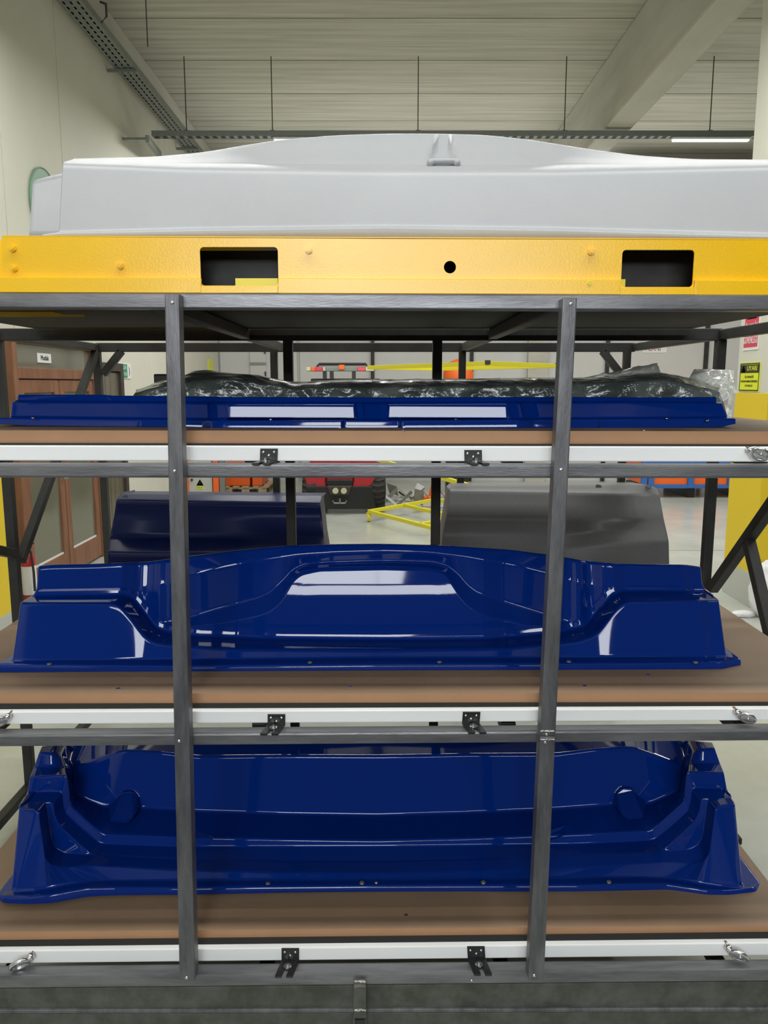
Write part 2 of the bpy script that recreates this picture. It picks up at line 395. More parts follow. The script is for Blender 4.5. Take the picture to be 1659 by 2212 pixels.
# bracket left below the tray
brk = thing('wall_bracket', (XL, 10.3, 5.0), 'dark angled steel bracket on the left wall below the tray', 'bracket')
a0, a1 = P(318, 300, 10.7), P(345, 335, 11.6)
add('arm', bar(a0, a1, .05, .09), M['galv'], brk); add('foot', bar((XL, a0.y, a0.z), a0, .03, .03), M['galv'], brk)

# ---- signs and small things on the left wall
def on_left(px, py): 
    p = PX(px, py, XL+.012); return p
gd = thing('round_sign', (XL, 8.12, 3.3), 'pale green round disc on the left wall behind the grey parts', 'sign')
add('disc', disc((XL+.0, 8.12, 3.66), (1, 0, 0), .34, .02, 40, name='disc'), M['gdisc'], gd)
add('rim', tube([(XL+.02, 8.12+.34*math.cos(a*math.pi/20), 3.66+.34*math.sin(a*math.pi/20)) for a in range(40)], .008, 8, closed=True), M['gdisc'], gd)
p = PX(102, 774, XL+.06)
ms = thing('room_sign', p, 'small white room name plate on the brown door transom', 'sign')
add('plate', box(XL+.04, XL+.05, p.y-.19, p.y+.12, p.z-.045, p.z+.045, .004), M['signW'], ms)
text('Mutfak', .065, M['ink'], ms, (XL+.052, p.y-.035, p.z), (0, 1, 0), (0, 0, 1))
p0 = PX(257, 800, XL+.01); p1 = PX(283, 800, XL+.01); zc = p0.z
es = thing('first_aid_sign', (XL, p0.y, zc-.1), 'green and white first aid sign on the white left wall', 'sign')
add('board', box(XL, XL+.012, p0.y, p1.y, zc-.10, zc+.09, .003), M['signW'], es)
ym = p0.y+(p1.y-p0.y)*.66
add('green_field', box(XL+.011, XL+.014, p0.y+.01, ym, zc-.09, zc+.08), M['signG'], es)
text('ECZA', .062, M['signW'], es, (XL+.015, (p0.y+ym)/2, zc+.035), (0, 1, 0), (0, 0, 1), width=.24)
text('ÇANTASI', .062, M['signW'], es, (XL+.015, (p0.y+ym)/2, zc-.045), (0, 1, 0), (0, 0, 1), width=.26)
text(')', .13, M['ink'], es, (XL+.015, (ym+p1.y)/2, zc), (0, 1, 0), (0, 0, 1))
p = PX(455, 790, XL+.01)
sy = add('wall_notice', box(XL, XL+.01, p.y-.2, p.y+.2, p.z-.10, p.z+.12, .002), M['signY'], None, 'tiny yellow notice far along the white left wall', 'sign')
# fire extinguisher
ex = thing('fire_extinguisher', (-3.20, 7.02, 0), 'red fire extinguisher with white label by the brown door', 'fire extinguisher')
add('cylinder', tube([(-3.20, 7.02, z) for z in (.0, .03, .40, .45, .48)], [.05, .062, .062, .04, .02], 20), M['red'], ex, smooth=True)
add('paper_label', tube([(-3.20, 7.02, .08), (-3.20, 7.02, .34)], .0635, 20, caps=False), M['signW'], ex)
add('valve', box(-3.22, -3.18, 7.0, 7.04, .46, .52, .004), M['blackpl'], ex)
add('lever', bar((-3.20, 7.02, .53), (-3.12, 6.98, .55), .015, .012), M['blackpl'], ex)
add('hose', tube([(-3.20, 7.0, .5), (-3.14, 6.95, .48), (-3.12, 6.94, .3), (-3.13, 6.96, .12)], .011), M['blackpl'], ex)

# ---- signs on the right column (its face looks to the left)
def col_sign(px0, px1, py0, py1):
    a = PX(px0, (py0+py1)/2, cx0-.01); b = PX(px1, (py0+py1)/2, cx0-.01)
    pm_ = (px0+px1)/2
    zt_, zb_ = PX(pm_, py0, cx0-.01).z, PX(pm_, py1, cx0-.01).z
    return b.y, a.y, zb_, zt_      # y0 (near), y1 (far), z0, z1
y0, y1, z0, z1 = col_sign(1597, 1640, 783, 846)
us = thing('warning_sign', (cx0, (y0+y1)/2, z0), 'yellow warning sign reading UYARI on the right column', 'sign')
add('board', box(cx0-.008, cx0, y0, y1, z0, z1, .002), M['signY'], us)
add('border', plate([(0, 0)]*0 or rrect(0, 1, 0, 1, .01, 1), [rrect(.03, .97, .04, .96, .01, 1)], 0, .01), M['ink'], us)
o = us.children[-1]
for v in o.data.vertices: v.co = (cx0-.0095+v.co.y*.1, y0+.006+(y1-y0-.012)*v.co.x, z0+.006+(z1-z0-.012)*v.co.z)
add('header', box(cx0-.0095, cx0-.008, y0+.02, y1-.02, z1-(z1-z0)*.36, z1-.02), M['ink'], us)
yc = (y0+y1)/2; Lr, Lu = (0, -1, 0), (0, 0, 1)
text('UYARI', .06, M['signY'], us, (cx0-.011, yc-.05, z1-(z1-z0)*.21), Lr, Lu, width=.19)
bm = bmesh.new(); q = y1-.075; zz = z1-(z1-z0)*.33
for f in ([(cx0-.011, q-.04, zz), (cx0-.011, q+.04, zz), (cx0-.011, q, zz+.06)],): bm.faces.new([bm.verts.new(x) for x in f])
bmesh.ops.solidify(bm, geom=bm.faces[:], thickness=.001)
add('triangle', from_bm('tri', bm), M['signY'], us)
text('!', .04, M['ink'], us, (cx0-.0125, q, zz+.022), Lr, Lu)
for k, (s, wd) in enumerate((('İŞ GÜVENLİĞİ', .17), ('TALİMATLARINA KESİNLİKLE', .33), ('UYUNUZ', .15))):
    text(s, .025, M['ink'], us, (cx0-.0095, yc, z0+(z1-z0)*(.50-.15*k)), Lr, Lu, width=wd)
y0, y1, z0, z1 = col_sign(1608, 1640, 640, 756)
rs = thing('safety_sign', (cx0, (y0+y1)/2, z0), 'red safety sign ending GÜVENLİĞİ on the right column', 'sign')
add('board', box(cx0-.008, cx0, y0, y1, z0, z1, .002), M['signW'], rs)
add('red_field', box(cx0-.0095, cx0-.008, y0+.012, y1-.012, z0+.025, z1-.015), M['signR'], rs)
yc = (y0+y1)/2
text('ÖNCE İŞ', .075, M['signW'], rs, (cx0-.0115, yc, z0+.20), Lr, Lu, width=.24)
text('GÜVENLİĞİ', .085, M['signW'], rs, (cx0-.0115, yc, z0+.085), Lr, Lu, width=.26)
bm = bmesh.new()
for f in ([(cx0-.011, yc-.09, z0+.27), (cx0-.011, yc+.09, z0+.27), (cx0-.011, yc, z0+.42)],): bm.faces.new([bm.verts.new(x) for x in f])
bmesh.ops.solidify(bm, geom=bm.faces[:], thickness=.001)
add('triangle', from_bm('tri', bm), M['signY'], rs)
text('!', .11, M['ink'], rs, (cx0-.0135, yc, z0+.325), Lr, Lu)
# ALANI board on the back wall
a, b = P(1390, 740, YB-.01), P(1440, 762, YB-.01)
al = thing('area_board', (a.x, YB, b.z), 'white board with dark red lettering ALANI on the back wall', 'sign')
add('board', box(a.x, b.x, YB-.012, YB, b.z, a.z+.35, .003), M['signW'], al)
pc = P(1411, 753, YB-.02)
text('ALANI', .14, M['inkr'], al, (pc.x, YB-.014, pc.z), (1, 0, 0), (0, 0, 1), width=P(1427, 753, YB).x-P(1394, 753, YB).x)

# ============================================================ THE RACK
rack = thing('storage_rack', (-.1, 2.06, .0), 'large welded grey steel tube rack holding three pull-out shelves', 'rack')
def rp(name, me, m='steel', par=None, **k): return add(name, me, M[m], par or rack, **k)
def screw(par, px, py, Y, r=.0048): return add('screw', dome(P(px, py, Y), (0, -1, 0), r, .7), M['chrome'], par, smooth=True)
YP, YBm = 2.0, 2.045
# front posts (they lean slightly, as in the photograph)
def post(xt, xb, wt, wb, yt=634, yb=2140):
    k = Vector((0, .045, 0))
    a, b, c, d = P(xb, yb, YP), P(xb+wb, yb, YP), P(xt+wt, yt, YP), P(xt, yt, YP)
    return hexa([a, b, c, d, a+k, b+k, c+k, d+k], .003)
pl = rp('post', post(355, 387.5, 31, 34, 634, 2118))
pr1 = rp('post', post(1216, 1167, 31, 33, 643, 1590))
pr2 = rp('post', post(1167, 1141, 33, 34, 1591, 2118))
for px, py in ((372, 654), (377, 1018), (387, 1601), (403, 2120-8)): screw(pl, px, py, YP)
for px, py in ((1233, 657), (1212, 1015), (1181, 1588)): screw(pr1, px, py-2 if py > 1500 else py, YP)
for px, py in ((1178, 1603), (1154, 2107)): screw(pr2, px, py, YP)
for py in (1579, 1597):
    a, b = P(1167, py, YP-.001), P(1198, py, YP-.001)
    pts = [a.lerp(b, t/10)+Vector((0, 0, rnd.uniform(-.001, .001))) for t in range(11)]
    add('weld', tube(pts, [.0017+rnd.uniform(0, .0013) for _ in pts], 6), M['weld'], pr1)
# front beams and the outer front posts
for x in (-1.36, 1.40): rp('post', box(x-.02, x+.02, 2.0, 2.04, 0, 2.17, .003), 'steel')
rp('beam', face_bar(632, 637, 665, 671, YBm, .05), 'steel_h')
rp('beam', face_bar(1002, 1004, 1032, 1033.5, YBm, .044, bev=.006), 'steel_h')
rp('beam', face_bar(1588, 1576, 1614, 1600, YBm, .044, bev=.006), 'steel_h')
rp('beam', face_bar(2109, 2094, 2136, 2119, YBm, .044, bev=.006), 'steel_h')
# kick channel under the lowest beam
ck = rp('kick_channel', face_bar(2136, 2119, 2184, 2180, YBm+.004, .01), 'steel_rust')
add('fold', face_bar(2183, 2179, 2190, 2186, YBm-.004, .02, bev=.003), M['steel'], ck)
add('lower_web', face_bar(2190, 2186, 2290, 2286, YBm+.008, .01), M['steel_rust'], ck)
a, b = P(765, 2182, YBm), P(791, 2118, YBm)
st = rp('socket_tube', plate(rrect(a.x, b.x, a.z, b.z, .002, 2), [], YBm-.030, .034), 'steel_rust')
for py in (2120, 2182):
    p0, p1 = P(766, py, YBm-.031), P(790, py, YBm-.031)
    pts = [p0.lerp(p1, t/8)+Vector((0, 0, rnd.uniform(-.0015, .0015))) for t in range(9)]
    add('weld', tube(pts, [.002+rnd.uniform(0, .0025) for _ in pts], 6), M['weld'], st)
add('open_end', box(a.x+.002, b.x-.002, YBm-.031, YBm-.0305, a.z-.06, a.z-.006), M['ink'], st)
for s_ in (a.x, b.x-.002): add('side_wall', box(s_, s_+.002, YBm-.033, YBm, a.z-.06, a.z), M['steel'], st)
screw(ck, 1019, 2118, YBm-.001, .004)
# feet, mid and rear frames
XA, XB = -1.63, 1.42; Y1, Y2, ZT = 3.44, 4.62, 2.136
T = .04
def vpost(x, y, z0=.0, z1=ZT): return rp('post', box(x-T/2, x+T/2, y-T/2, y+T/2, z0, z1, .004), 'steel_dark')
for x in (XA, -.405, .225): vpost(x, Y1)
vpost(XB, Y1, 1.0)
for x in (XA, -.625, .445, XB-.04): vpost(x, Y2)
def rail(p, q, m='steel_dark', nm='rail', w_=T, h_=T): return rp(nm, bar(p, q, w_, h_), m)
for y_ in (Y1, Y2): rail((XA, y_, ZT+.02), (XB, y_, ZT+.02), nm='beam', h_=.05)
for x in (XA, -.58, .455, XB): rail((x, 2.10, ZT+.02), (x, Y2, ZT+.02), nm='rail')
rail((XA, 2.10, .12), (XA, Y2, .12)); 
rail((XA, Y1+.02, .9), (XB, Y1+.02, .9), nm='beam'); rail((XA, Y2, .9), (XB, Y2, .9), nm='beam')
rail((XA, Y1+.02, .12), (XB, Y1+.02, .12), nm='beam'); rail((XA, Y2, .12), (XB, Y2, .12), nm='beam')
rail((XA, 3.38, 1.76), (XB, 3.38, 1.76), nm='beam')
# diagonals in the side planes
rail((XA+.005, Y2-.03, ZT), (XA+.005, Y1+.05, 1.17), nm='brace', w_=.036)
rail((XA+.005, 2.2, 1.6), (XA+.005, Y1-.02, 1.22), nm='brace'); rail((XA, 2.62, 1.42), (XA, 2.3, 1.0), nm='brace')
p0 = PX(1538, 1282, XB); p1 = PX(1700, 1060, XB+.0)
rail((XB, p0.y, p0.z+.02), (XB, p1.y, p1.z+.03), nm='brace')
q0 = PX(1617, 1168, XB); q1 = PX(1672, 1400, XB)
rail((XB, q0.y, q0.z), (XB, q1.y, q1.z), nm='brace')
for x in (XA, XB-.04):
    s_ = 1 if x < 0 else -1
    rail((x+s_*.03, Y2, ZT-.13), (x+s_*.14, Y2, ZT), nm='gusset')
# sheet deck on top
rp('top_deck', box(-1.45, 1.28, 2.10, 3.40, 2.178, 2.182), 'deck')

# shelf trays
def tray(label, ymT, ymB, rail_y, gap_y, mdfr_z, xr, xl, latches, rings, hole_px, tongue_dy, beam=None):
    z = mdfr_z
    t = thing('shelf_tray', (0, 2.12, z-.1), label, 'shelf', 'pull-out wooden trays in the rack')
    # board: front face seen between ymT and ymB
    YM = 2.12
    a, b = P(-100, ymB[0], YM), P(1760, ymB[1], YM); c, d = P(1760, ymT[1], YM), P(-100, ymT[0], YM)
    a.x = d.x = xl; b.x = c.x = xr
    k = Vector((0, 1.22, 0))
    bd = add('board', hexa([a, b, c, d, a+k, b+k, c+k, d+k], .0), M['mdf'], t)
    bd.data.materials.append(M['mdfe'])
    for p_ in bd.data.polygons:
        if abs(p_.normal.z) < .5: p_.material_index = 1
    for px, py in hole_px:
        q = PZ(px, py, (c.z+d.z)/2)
        add('screw', disc(q+Vector((0, 0, -.0005)), (0, 0, 1), .006, .002, 12), M['chrome'], bd)
    g = face_bar(gap_y[0], gap_y[1], gap_y[2], gap_y[3], 2.112, .03, bev=0)
    add('rubber_strip', g, M['rubber'], t)
    r_ = add('front_rail', face_bar(rail_y[0], rail_y[1], rail_y[2], rail_y[3], 2.092, .02, bev=.003), M['white'], t)
    # under-frame seen through the gap
    lo = P(830, rail_y[2]+4, 2.15).z
    for x in (-1.1, -.35, .35, 1.0):
        add('runner', box(x-.02, x+.02, 2.115, 3.3, lo-.01, lo+.025, .003), M['steel_dark'], t)
    for (px, py, tl_, flat) in latches:
        # bracket: upper plate on the rail, lower tongue lying over the beam
        YL = 2.088
        def q(dx, dy, Y=YL): return P(px+dx+tl_*dy, py+dy, Y)
        h = 26
        up_ = hexa([q(-19, h), q(19, h), q(19, 0), q(-19, 0)]+[v+Vector((0, .003, 0)) for v in (q(-19, h), q(19, h), q(19, 0), q(-19, 0))], .001)
        lt = add('latch_bracket', up_, M['blackpl'], t)
        zb = q(0, h).z; x0 = q(-19, h).x; x1 = q(19, h).x; sh = (-.012 if flat < 2 else .012)
        # slotted tongue: outline in (x,y), lying nearly flat
        yb_, yf = YL+.002, 2.034
        if beam:
            bt = P(px, beam[0]+(beam[1]-beam[0])*(px+60)/1780, 2.045).z+.0045; zb = max(zb, bt+.001); zend = bt
        else: zend = P(px, py+tongue_dy, yf).z
        dz = zend-zb
        tongue = bmesh.new()
        def tv(fx, fy): return Vector((x0+(x1-x0)*fx+sh*fy, yb_+(yf-yb_)*fy, zb+dz*fy))
        for quad in (((0, 0), (1, 0), (1, .55), (0, .55)), ((0, .55), (.38, .55), (.38, 1), (0, 1)), ((.62, .55), (1, .55), (1, 1), (.62, 1))):
            vs = [tv(*f) for f in quad]
            vv = [tongue.verts.new(v) for v in vs]+[tongue.verts.new(v-Vector((0, 0, .003))) for v in vs]
            for f in ((0, 1, 2, 3), (7, 6, 5, 4), (0, 4, 5, 1), (1, 5, 6, 2), (2, 6, 7, 3), (3, 7, 4, 0)): tongue.faces.new([vv[i] for i in f])
        add('tongue', from_bm('tongue', tongue), M['blackpl'], lt)
        for (fx0, fx1) in ((0, .38), (.62, 1)):
            e0, e1 = tv(fx0, 1), tv(fx1, 1)
            add('tongue_lip', bar(e0+Vector((0, 0, -.003)), e1+Vector((0, 0, -.003)), .002, .006, bev=.0005), M['blackpl'], lt)
        for dx, dy in ((-12, 8), (11, 8), (0, 15)):
            add('screw', dome(q(dx, dy, YL-.001), (0, -1, 0), .0038, .7), M['chrome'], lt, smooth=True)
        c0 = tv(.5, .42)
        add('washer', disc(c0+Vector((0, 0, .0005)), (0, 0, 1), .0115, .002, 20), M['chrome'], lt)
        add('bolt', disc(c0+Vector((0, 0, .002)), (0, 0, 1), .0035, .007, 12), M['chrome'], lt)
    for (px, py, side, big) in rings:
        # lifting eye: threaded collar, ring hanging forward
        c_ = P(px, py, 2.06); dirx = side
        R_ = .0185*big
        ax1 = Vector((dirx*.88, -.10, -.45)).normalized(); ax2 = Vector((.30*dirx, -.62, .72)).normalized(); ax2 = (ax2-ax1*ax2.dot(ax1)).normalized()
        pts = [c_+ax1*R_*1.15*math.cos(k*math.pi/12)+ax2*R_*.9*math.sin(k*math.pi/12) for k in range(24)]
        rg = add('ring_bolt', tube(pts, .0042*big, 10, closed=True), M['chrome'], t, smooth=True)
        hd = c_-ax1*R_*1.25+Vector((0, .012, 0))
        add('collar', dome(hd, (0, -1, 0), .009*big, .9), M['chrome'], rg, smooth=True)
        add('shank', tube([hd, (hd.x, 2.10, hd.z+.002)], .005, 10), M['chrome'], rg)
        n_ = ax1.cross(ax2).normalized()
        add('washer', disc(c_+n_*.001, n_, R_*.92, .002, 20), M['chrome'], rg)
        add('centre_screw', dome(c_-Vector((0, .006, 0)), (0, -1, 0), .0035, 1), M['chrome'], rg, smooth=True)
    return t
z2 = PZ(830, 929, 0).z
def frontz(py, Y=2.12): return P(830, py, Y).z
ZS2, ZS3, ZS4 = frontz(930), frontz(1497.5), frontz(2004)
tray('upper pull-out tray under the shallow stepped blue panel', (929, 932), (959, 962), (962.5, 965.5, 995, 998), (957, 960, 966, 969), ZS2, 1.33, -1.33,
     [(581, 969, -.03, 0), (1022, 972, .02, 2)], [(1642, 981, 1, 1.0)], [(1391, 929.8), (872, 930.5)], 34, (1002, 1004))
tray('middle pull-out tray under the tall arched blue panel', (1499, 1496), (1527, 1522), (1538, 1530, 1565, 1556), (1522, 1518, 1540, 1532), ZS3, 1.31, -1.345,
     [(597, 1543, -.0, 0), (1019, 1538, -.08, 2)], [(1614, 1551, 1, 1.0), (-4, 1560, -1, 1)], [(255, 1488), (757, 1484), (1263, 1482), (1400, 1458)], 46, (1588, 1576))
tray('lowest pull-out tray under the deep tub-shaped blue panel', (2014, 1998), (2040, 2021), (2055, 2036, 2082, 2063), (2035, 2016, 2058, 2040), ZS4, 1.225, -1.33,
     [(627, 2049, -.0, 0), (1028, 2045, .06, 2)], [(42, 2084, -1, 1.25), (1597, 2065, 1, 1.2)], [(877, 1977), (1369, 1974), (1222, 1950)], 59)
# small dark grip pads at the right edge of the lowest shelf
pd = thing('edge_clip', (1.25, 2.95, ZS4-.02), 'two black rubber pads past the right edge of the lowest board', 'clip')
for dy in (0, .075):
    q = PZ(1612, 1790, ZS4); 
    add('pad', box(1.205, 1.262, q.y+.02-dy, q.y+.062-dy, ZS4-.03, ZS4-.006, .004), M['rubber'], pd)

# ============================================================ YELLOW CHASSIS FRAME on top
yf = thing('yellow_chassis_frame', (0, 2.1, 2.18), 'yellow painted steel beam frame with rectangular cut-outs on top of the rack', 'frame')
YF = 2.062
def X_(px, py, Y=YF): p = P(px, py, Y); return (p.x, p.z)
outer = [X_(4, 600), X_(1790, 607), X_(1790, 520), X_(830, 515), X_(4, 510)]
h1 = [X_(*p) for p in ((434, 541), (436, 536), (441, 533.5), (592, 533.5), (598, 536), (600, 541))]
a, b = X_(434, 617), X_(600, 533.5); hole1 = rrect(a[0], b[0], X_(515, 603)[1], b[1], .008)
a, b = X_(1341, 617), X_(1501, 539.5); hole2 = rrect(a[0], b[0], X_(1420, 606)[1], b[1], .008)
c1 = circ(*X_(972, 577), .0152); c2 = circ(*X_(667, 609), .0045)
hole1[-1] = hole1[-1]
# the web runs down to the rack; holes cut through it
a, b = X_(434, 617), X_(600, 533.5)
hole1 = rrect(a[0], b[0], a[1], b[1], .010)
a, b = X_(1341, 620), X_(1501, 539.5)
hole2 = rrect(a[0], b[0], a[1], b[1], .010)
outer2 = [X_(4, 631), X_(1790, 637), X_(1790, 519), X_(830, 516), X_(4, 511)]
web = add('front_web', plate(outer2, [hole1, hole2, c1, c2], YF, .006), M['yellow'], yf)
# folded lower lip in front of the web, in three lengths between the holes
for (x0, x1) in ((-60, 434), (600.5, 1340.5), (1502, 1760)):
    yl = lambda x: 598+x*.0045
    yb_ = lambda x: 631.5+x*.0035
    A = [P(x0, yb_(x0), YF-.012), P(x1, yb_(x1), YF-.012), P(x1, yl(x1), YF-.011), P(x0, yl(x0), YF-.011)]
    k = Vector((0, .010, 0)); B = [v+k for v in A]
    if x0 > 0:
        pass
    add('lower_lip', hexa(A+B, .0015), M['yellow'], yf)
for (x0, x1, yt_, y_b) in ((434, 600.5, 618, 633), (1340.5, 1502, 621, 636.2)):
    A = [P(x0, y_b, YF-.012), P(x1, y_b, YF-.012), P(x1, yt_, YF-.011), P(x0, yt_, YF-.011)]
    add('lower_lip', hexa(A+[v+Vector((0, .010, 0)) for v in A], .0008), M['yellow'], yf)
tz = X_(830, 515)[1]
add('rear_cross_beam', box(-1.45, -.45, 2.98, 3.30, 2.185, 2.462, .004), M['yellow'], yf)
tf = hexa([P(4, 511, YF), P(1790, 519, YF), P(1790, 516.5, YF), P(4, 508.5, YF)]+[v+Vector((0, .30, 0)) for v in (P(4, 511, YF), P(1790, 519, YF), P(1790, 516.5, YF), P(4, 508.5, YF))], .0008)
add('top_flange', tf, M['yellow'], yf)
add('left_end_plate', box(X_(4, 560)[0], X_(4, 560)[0]+.006, YF+.006, YF+.30, 2.19, tz-.004), M['yellow'], yf)
add('dark_backing', box(-.95, 1.0, YF+.13, YF+.17, 2.185, tz-.008, .004), M['steel_dark'], yf)  # dark backing added for the shade inside the cut-outs
tbx = [X_(510, 618, YF+.02), X_(601, 602, YF+.02)]
add('tab', box(tbx[0][0], tbx[1][0], YF+.012, YF+.018, tbx[0][1]-.004, tbx[1][1]), M['lime'], yf)
tb2 = [X_(1339, 620, YF+.02), X_(1349, 604, YF+.02)]
add('tab', box(tb2[0][0]-.01, tb2[1][0], YF+.012, YF+.018, tb2[0][1]-.004, tb2[1][1]), M['lime'], yf)
for px, py in ((28, 537), (31, 580), (260, 574.5), (666.5, 541), (1276.5, 544)):
    c_ = P(px, py, YF)
    add('hex_bolt', disc(c_, (0, -1, 0), .0098, .007, 6, bev=.001), M['yellow'], yf)
    add('bolt_tip', disc(c_-Vector((0, .007, 0)), (0, -1, 0), .0055, .003, 14, bev=.0008), M['yellow'], yf)
add('plug', disc(P(1273.5, 611.5, YF-.010), (0, -1, 0), .0052, .003, 16), M['lime'], yf)
# cross members of the same frame behind, seen in slivers under the rack beam
def sliver(name, x0, x1, ya, yb, Y, m='yellow', th=.004):
    A = [P(x0, yb, Y), P(x1, yb, Y), P(x1, ya, Y), P(x0, ya, Y)]
    return add(name, hexa(A+[v+Vector((0, th, 0)) for v in A], 0), M[m], yf)
a = lambda px, py, Y=2.62: X_(px, py, Y)
poly = [a(-120, 684), a(184, 684), a(181, 677), a(178, 680), a(140, 680), a(118, 675), a(92, 668), a(60, 640), a(-120, 640)]
add('lower_web', plate(poly, [], 2.62, .005), M['yellow'], yf)
sliver('rear_web', 414, 450, 687, 699.5, 3.30); sliver('rear_web', 508, 520, 687, 694, 3.30)
sliver('rear_web', 918, 1018, 691.5, 703.5, 3.30); sliver('rear_flange', 510, 1442, 686.5, 688.5, 3.28)
sliver('rear_web', 1442, 1484, 689.5, 693.5, 3.28)
for px, py in ((557, 698), (877.5, 701)): add('bolt_tip', disc(P(px, py, 3.3), (0, -1, 0), .005, .004, 14), M['yellow'], yf)
# ============================================================ MOULDED PANELS
def linx(xl, xr, s): return xl+(xr-xl)*s
def loft_cols(curves, N, depth, rads, tail=None, wsm=5.0, extra_x=()):
    """curves: list of dict(xl,xr,pts); depth(j, s, px, py, prev3d) -> Vector; returns rounded columns"""
    cols = []
    ss = sorted(set([i/N for i in range(N+1)]+list(extra_x)))
    for s in ss:
        col = []
        for j, c in enumerate(curves):
            x = linx(c['xl'], c['xr'], s); y = smooth_interp(c['pts'], x, c.get('w', wsm))
            col.append((x, y))
        # keep order: each curve above the one before it
        for j in range(1, len(col)):
            if col[j][1] > col[j-1][1]-.6: col[j] = (col[j][0], col[j-1][1]-.6)
        v = depth(s, col)
        if tail: v = v+tail(v)
        cols.append(round_profile(v, rads+[.005]*(len(v)-len(rads))))
    return cols
def with_sides(cols, dy=.25, shrink=.02):
    """turn both ends back, so that the shell has real side walls"""
    def side(c, sg):
        out = []; ym = max(p.y for p in c); e = c[-1]
        for t in (.02, .06, .15, .5, 1.0):
            out.append([Vector((p.x+sg*(.004 if t > .03 else .003), p.y+max(0, min(ym, p.y+dy)-p.y)*t, p.z-(p.z-min(p.z, e.z))*t*.9)) for p in c])
        return out
    L = side(cols[0], -1)[::-1]; R = side(cols[-1], 1)
    return L+cols+R

# ---- middle tier: tall arched panel
zf = ZS3+.001
C_ = []
def cv(xl, xr, *pts, **k): C_.append(dict(xl=xl, xr=xr, pts=list(pts), **k))
cv(-3, 1600, (-3, 1452), (400, 1450), (830, 1448), (1200, 1447), (1560, 1446), (1600, 1437))
cv(-3, 1600, (-3, 1434), (400, 1438), (830, 1434), (1200, 1433), (1560, 1431), (1600, 1424))
cv(28, 1568, (28, 1427), (400, 1425), (830, 1421), (1200, 1421), (1568, 1418))
cv(45, 1552, (45, 1302), (243, 1304), (262, 1312), (280, 1332), (300, 1358), (318, 1379), (335, 1388), (400, 1396), (500, 1402), (830, 1404), (1100, 1400), (1250, 1385), (1285, 1373), (1300, 1358), (1330, 1318), (1345, 1304), (1360, 1299), (1552, 1297))
cv(72, 1525, (72, 1288), (270, 1286), (288, 1295), (310, 1322), (338, 1358), (360, 1366), (420, 1374), (600, 1380), (830, 1382), (1050, 1380), (1200, 1368), (1262, 1354), (1300, 1310), (1322, 1286), (1345, 1278), (1525, 1277))
cv(77, 1519, (77, 1278), (268, 1275), (292, 1283), (318, 1310), (345, 1346), (362, 1352), (400, 1358), (480, 1362), (620, 1366), (830, 1367), (1050, 1362), (1170, 1356), (1220, 1350), (1253, 1342), (1290, 1300), (1312, 1275), (1335, 1268), (1519, 1268))
c5 = C_[-1]['pts']
up = lambda pts, d: [(x, y-d) for x, y in pts]
cv(78, 1518, *([p for p in up(c5, 2) if p[0] < 400]+[(410, 1353), (480, 1346), (500, 1342), (560, 1330), (585, 1320), (605, 1303), (620, 1280), (632, 1254), (650, 1238), (690, 1229), (830, 1226), (930, 1229), (960, 1238), (975, 1258), (990, 1285), (1010, 1308), (1040, 1328), (1080, 1340), (1130, 1350), (1172, 1352)]+[p for p in up(c5, 2) if p[0] > 1180]))
cv(79, 1517, *([p for p in up(c5, 4) if p[0] < 350]+[(362, 1345), (405, 1336), (470, 1315), (560, 1290), (585, 1278), (610, 1255), (630, 1232), (655, 1219), (720, 1214), (830, 1211), (930, 1213), (965, 1221), (990, 1240), (1010, 1265), (1030, 1280), (1080, 1296), (1170, 1325), (1210, 1340), (1232, 1343)]+[p for p in up(c5, 4) if p[0] > 1240]))
cv(80, 1516, *([p for p in up(c5, 6) if p[0] < 285]+[(294, 1276), (365, 1255), (410, 1242), (480, 1225), (560, 1208), (640, 1199), (720, 1193), (830, 1190), (920, 1193), (1010, 1202), (1120, 1222), (1200, 1243), (1300, 1270)]+[p for p in up(c5, 6) if p[0] > 1311]), w=3)
cv(83, 1513, (83, 1224), (95, 1221), (200, 1219), (320, 1214), (400, 1203), (500, 1190), (620, 1179), (720, 1176), (830, 1175), (950, 1178), (1100, 1187), (1200, 1200), (1260, 1211), (1330, 1218), (1500, 1221), (1513, 1226), w=12)
def dep_mid(s, col):
    out = []
    Y0 = Yz(col[0][1], zf); out.append(PZ(col[0][0], col[0][1], zf))
    out.append(P(*col[1], Y0+.004)); z = out[1].z
    p = PZ(*col[2], z); p = P(*col[2], min(p.y, Y0+.05)); out.append(p); Yc = p.y
    Y3 = Yc+.012+(col[2][1]-col[3][1])*.00022; p = P(*col[3], Y3); out.append(p)
    q = PZ(*col[4], p.z); Y4 = min(max(q.y, Y3+.02), Y3+.20); out.append(P(*col[4], Y4))
    Y5 = Y4+.006; out.append(P(*col[5], Y5))
    y5 = col[5][1]; kk = .00105
    base = lambda y: Y5+.00008*(y5-y)+.00000155*(y5-y)**2
    y6, y7, y8, y9 = (col[i][1] for i in (6, 7, 8, 9))
    for t in (.15, .3, .45, .6, .75, .9):
        xx, yy_ = col[5][0]*(1-t)+col[6][0]*t, y5*(1-t)+y6*t
        out.append(P(xx, yy_, base(yy_)))
    out.append(P(*col[6], base(y6)))
    off = .032*min(1, max(0, (y6-y7-2)/14))
    out.append(P(*col[7], base(y7)+off))
    off8 = .0 + .0*min(1, max(0, (y7-y8-2)/14))
    out.append(P(*col[8], base(y8)+off8))
    out.append(P(*col[9], base(y9)+.005))
    return out
def tail_back(v, d1=.03, d2=.22, drop=.06):
    e = v[-1]; return [Vector((e.x, e.y+d1, e.z-.004)), Vector((e.x, e.y+d2, e.z-drop))]
rads = [.002, .007, .005, .008, .009, .006, .01, .01, .01, .01, .01, .01, .008, .007, .006, .010, .02]
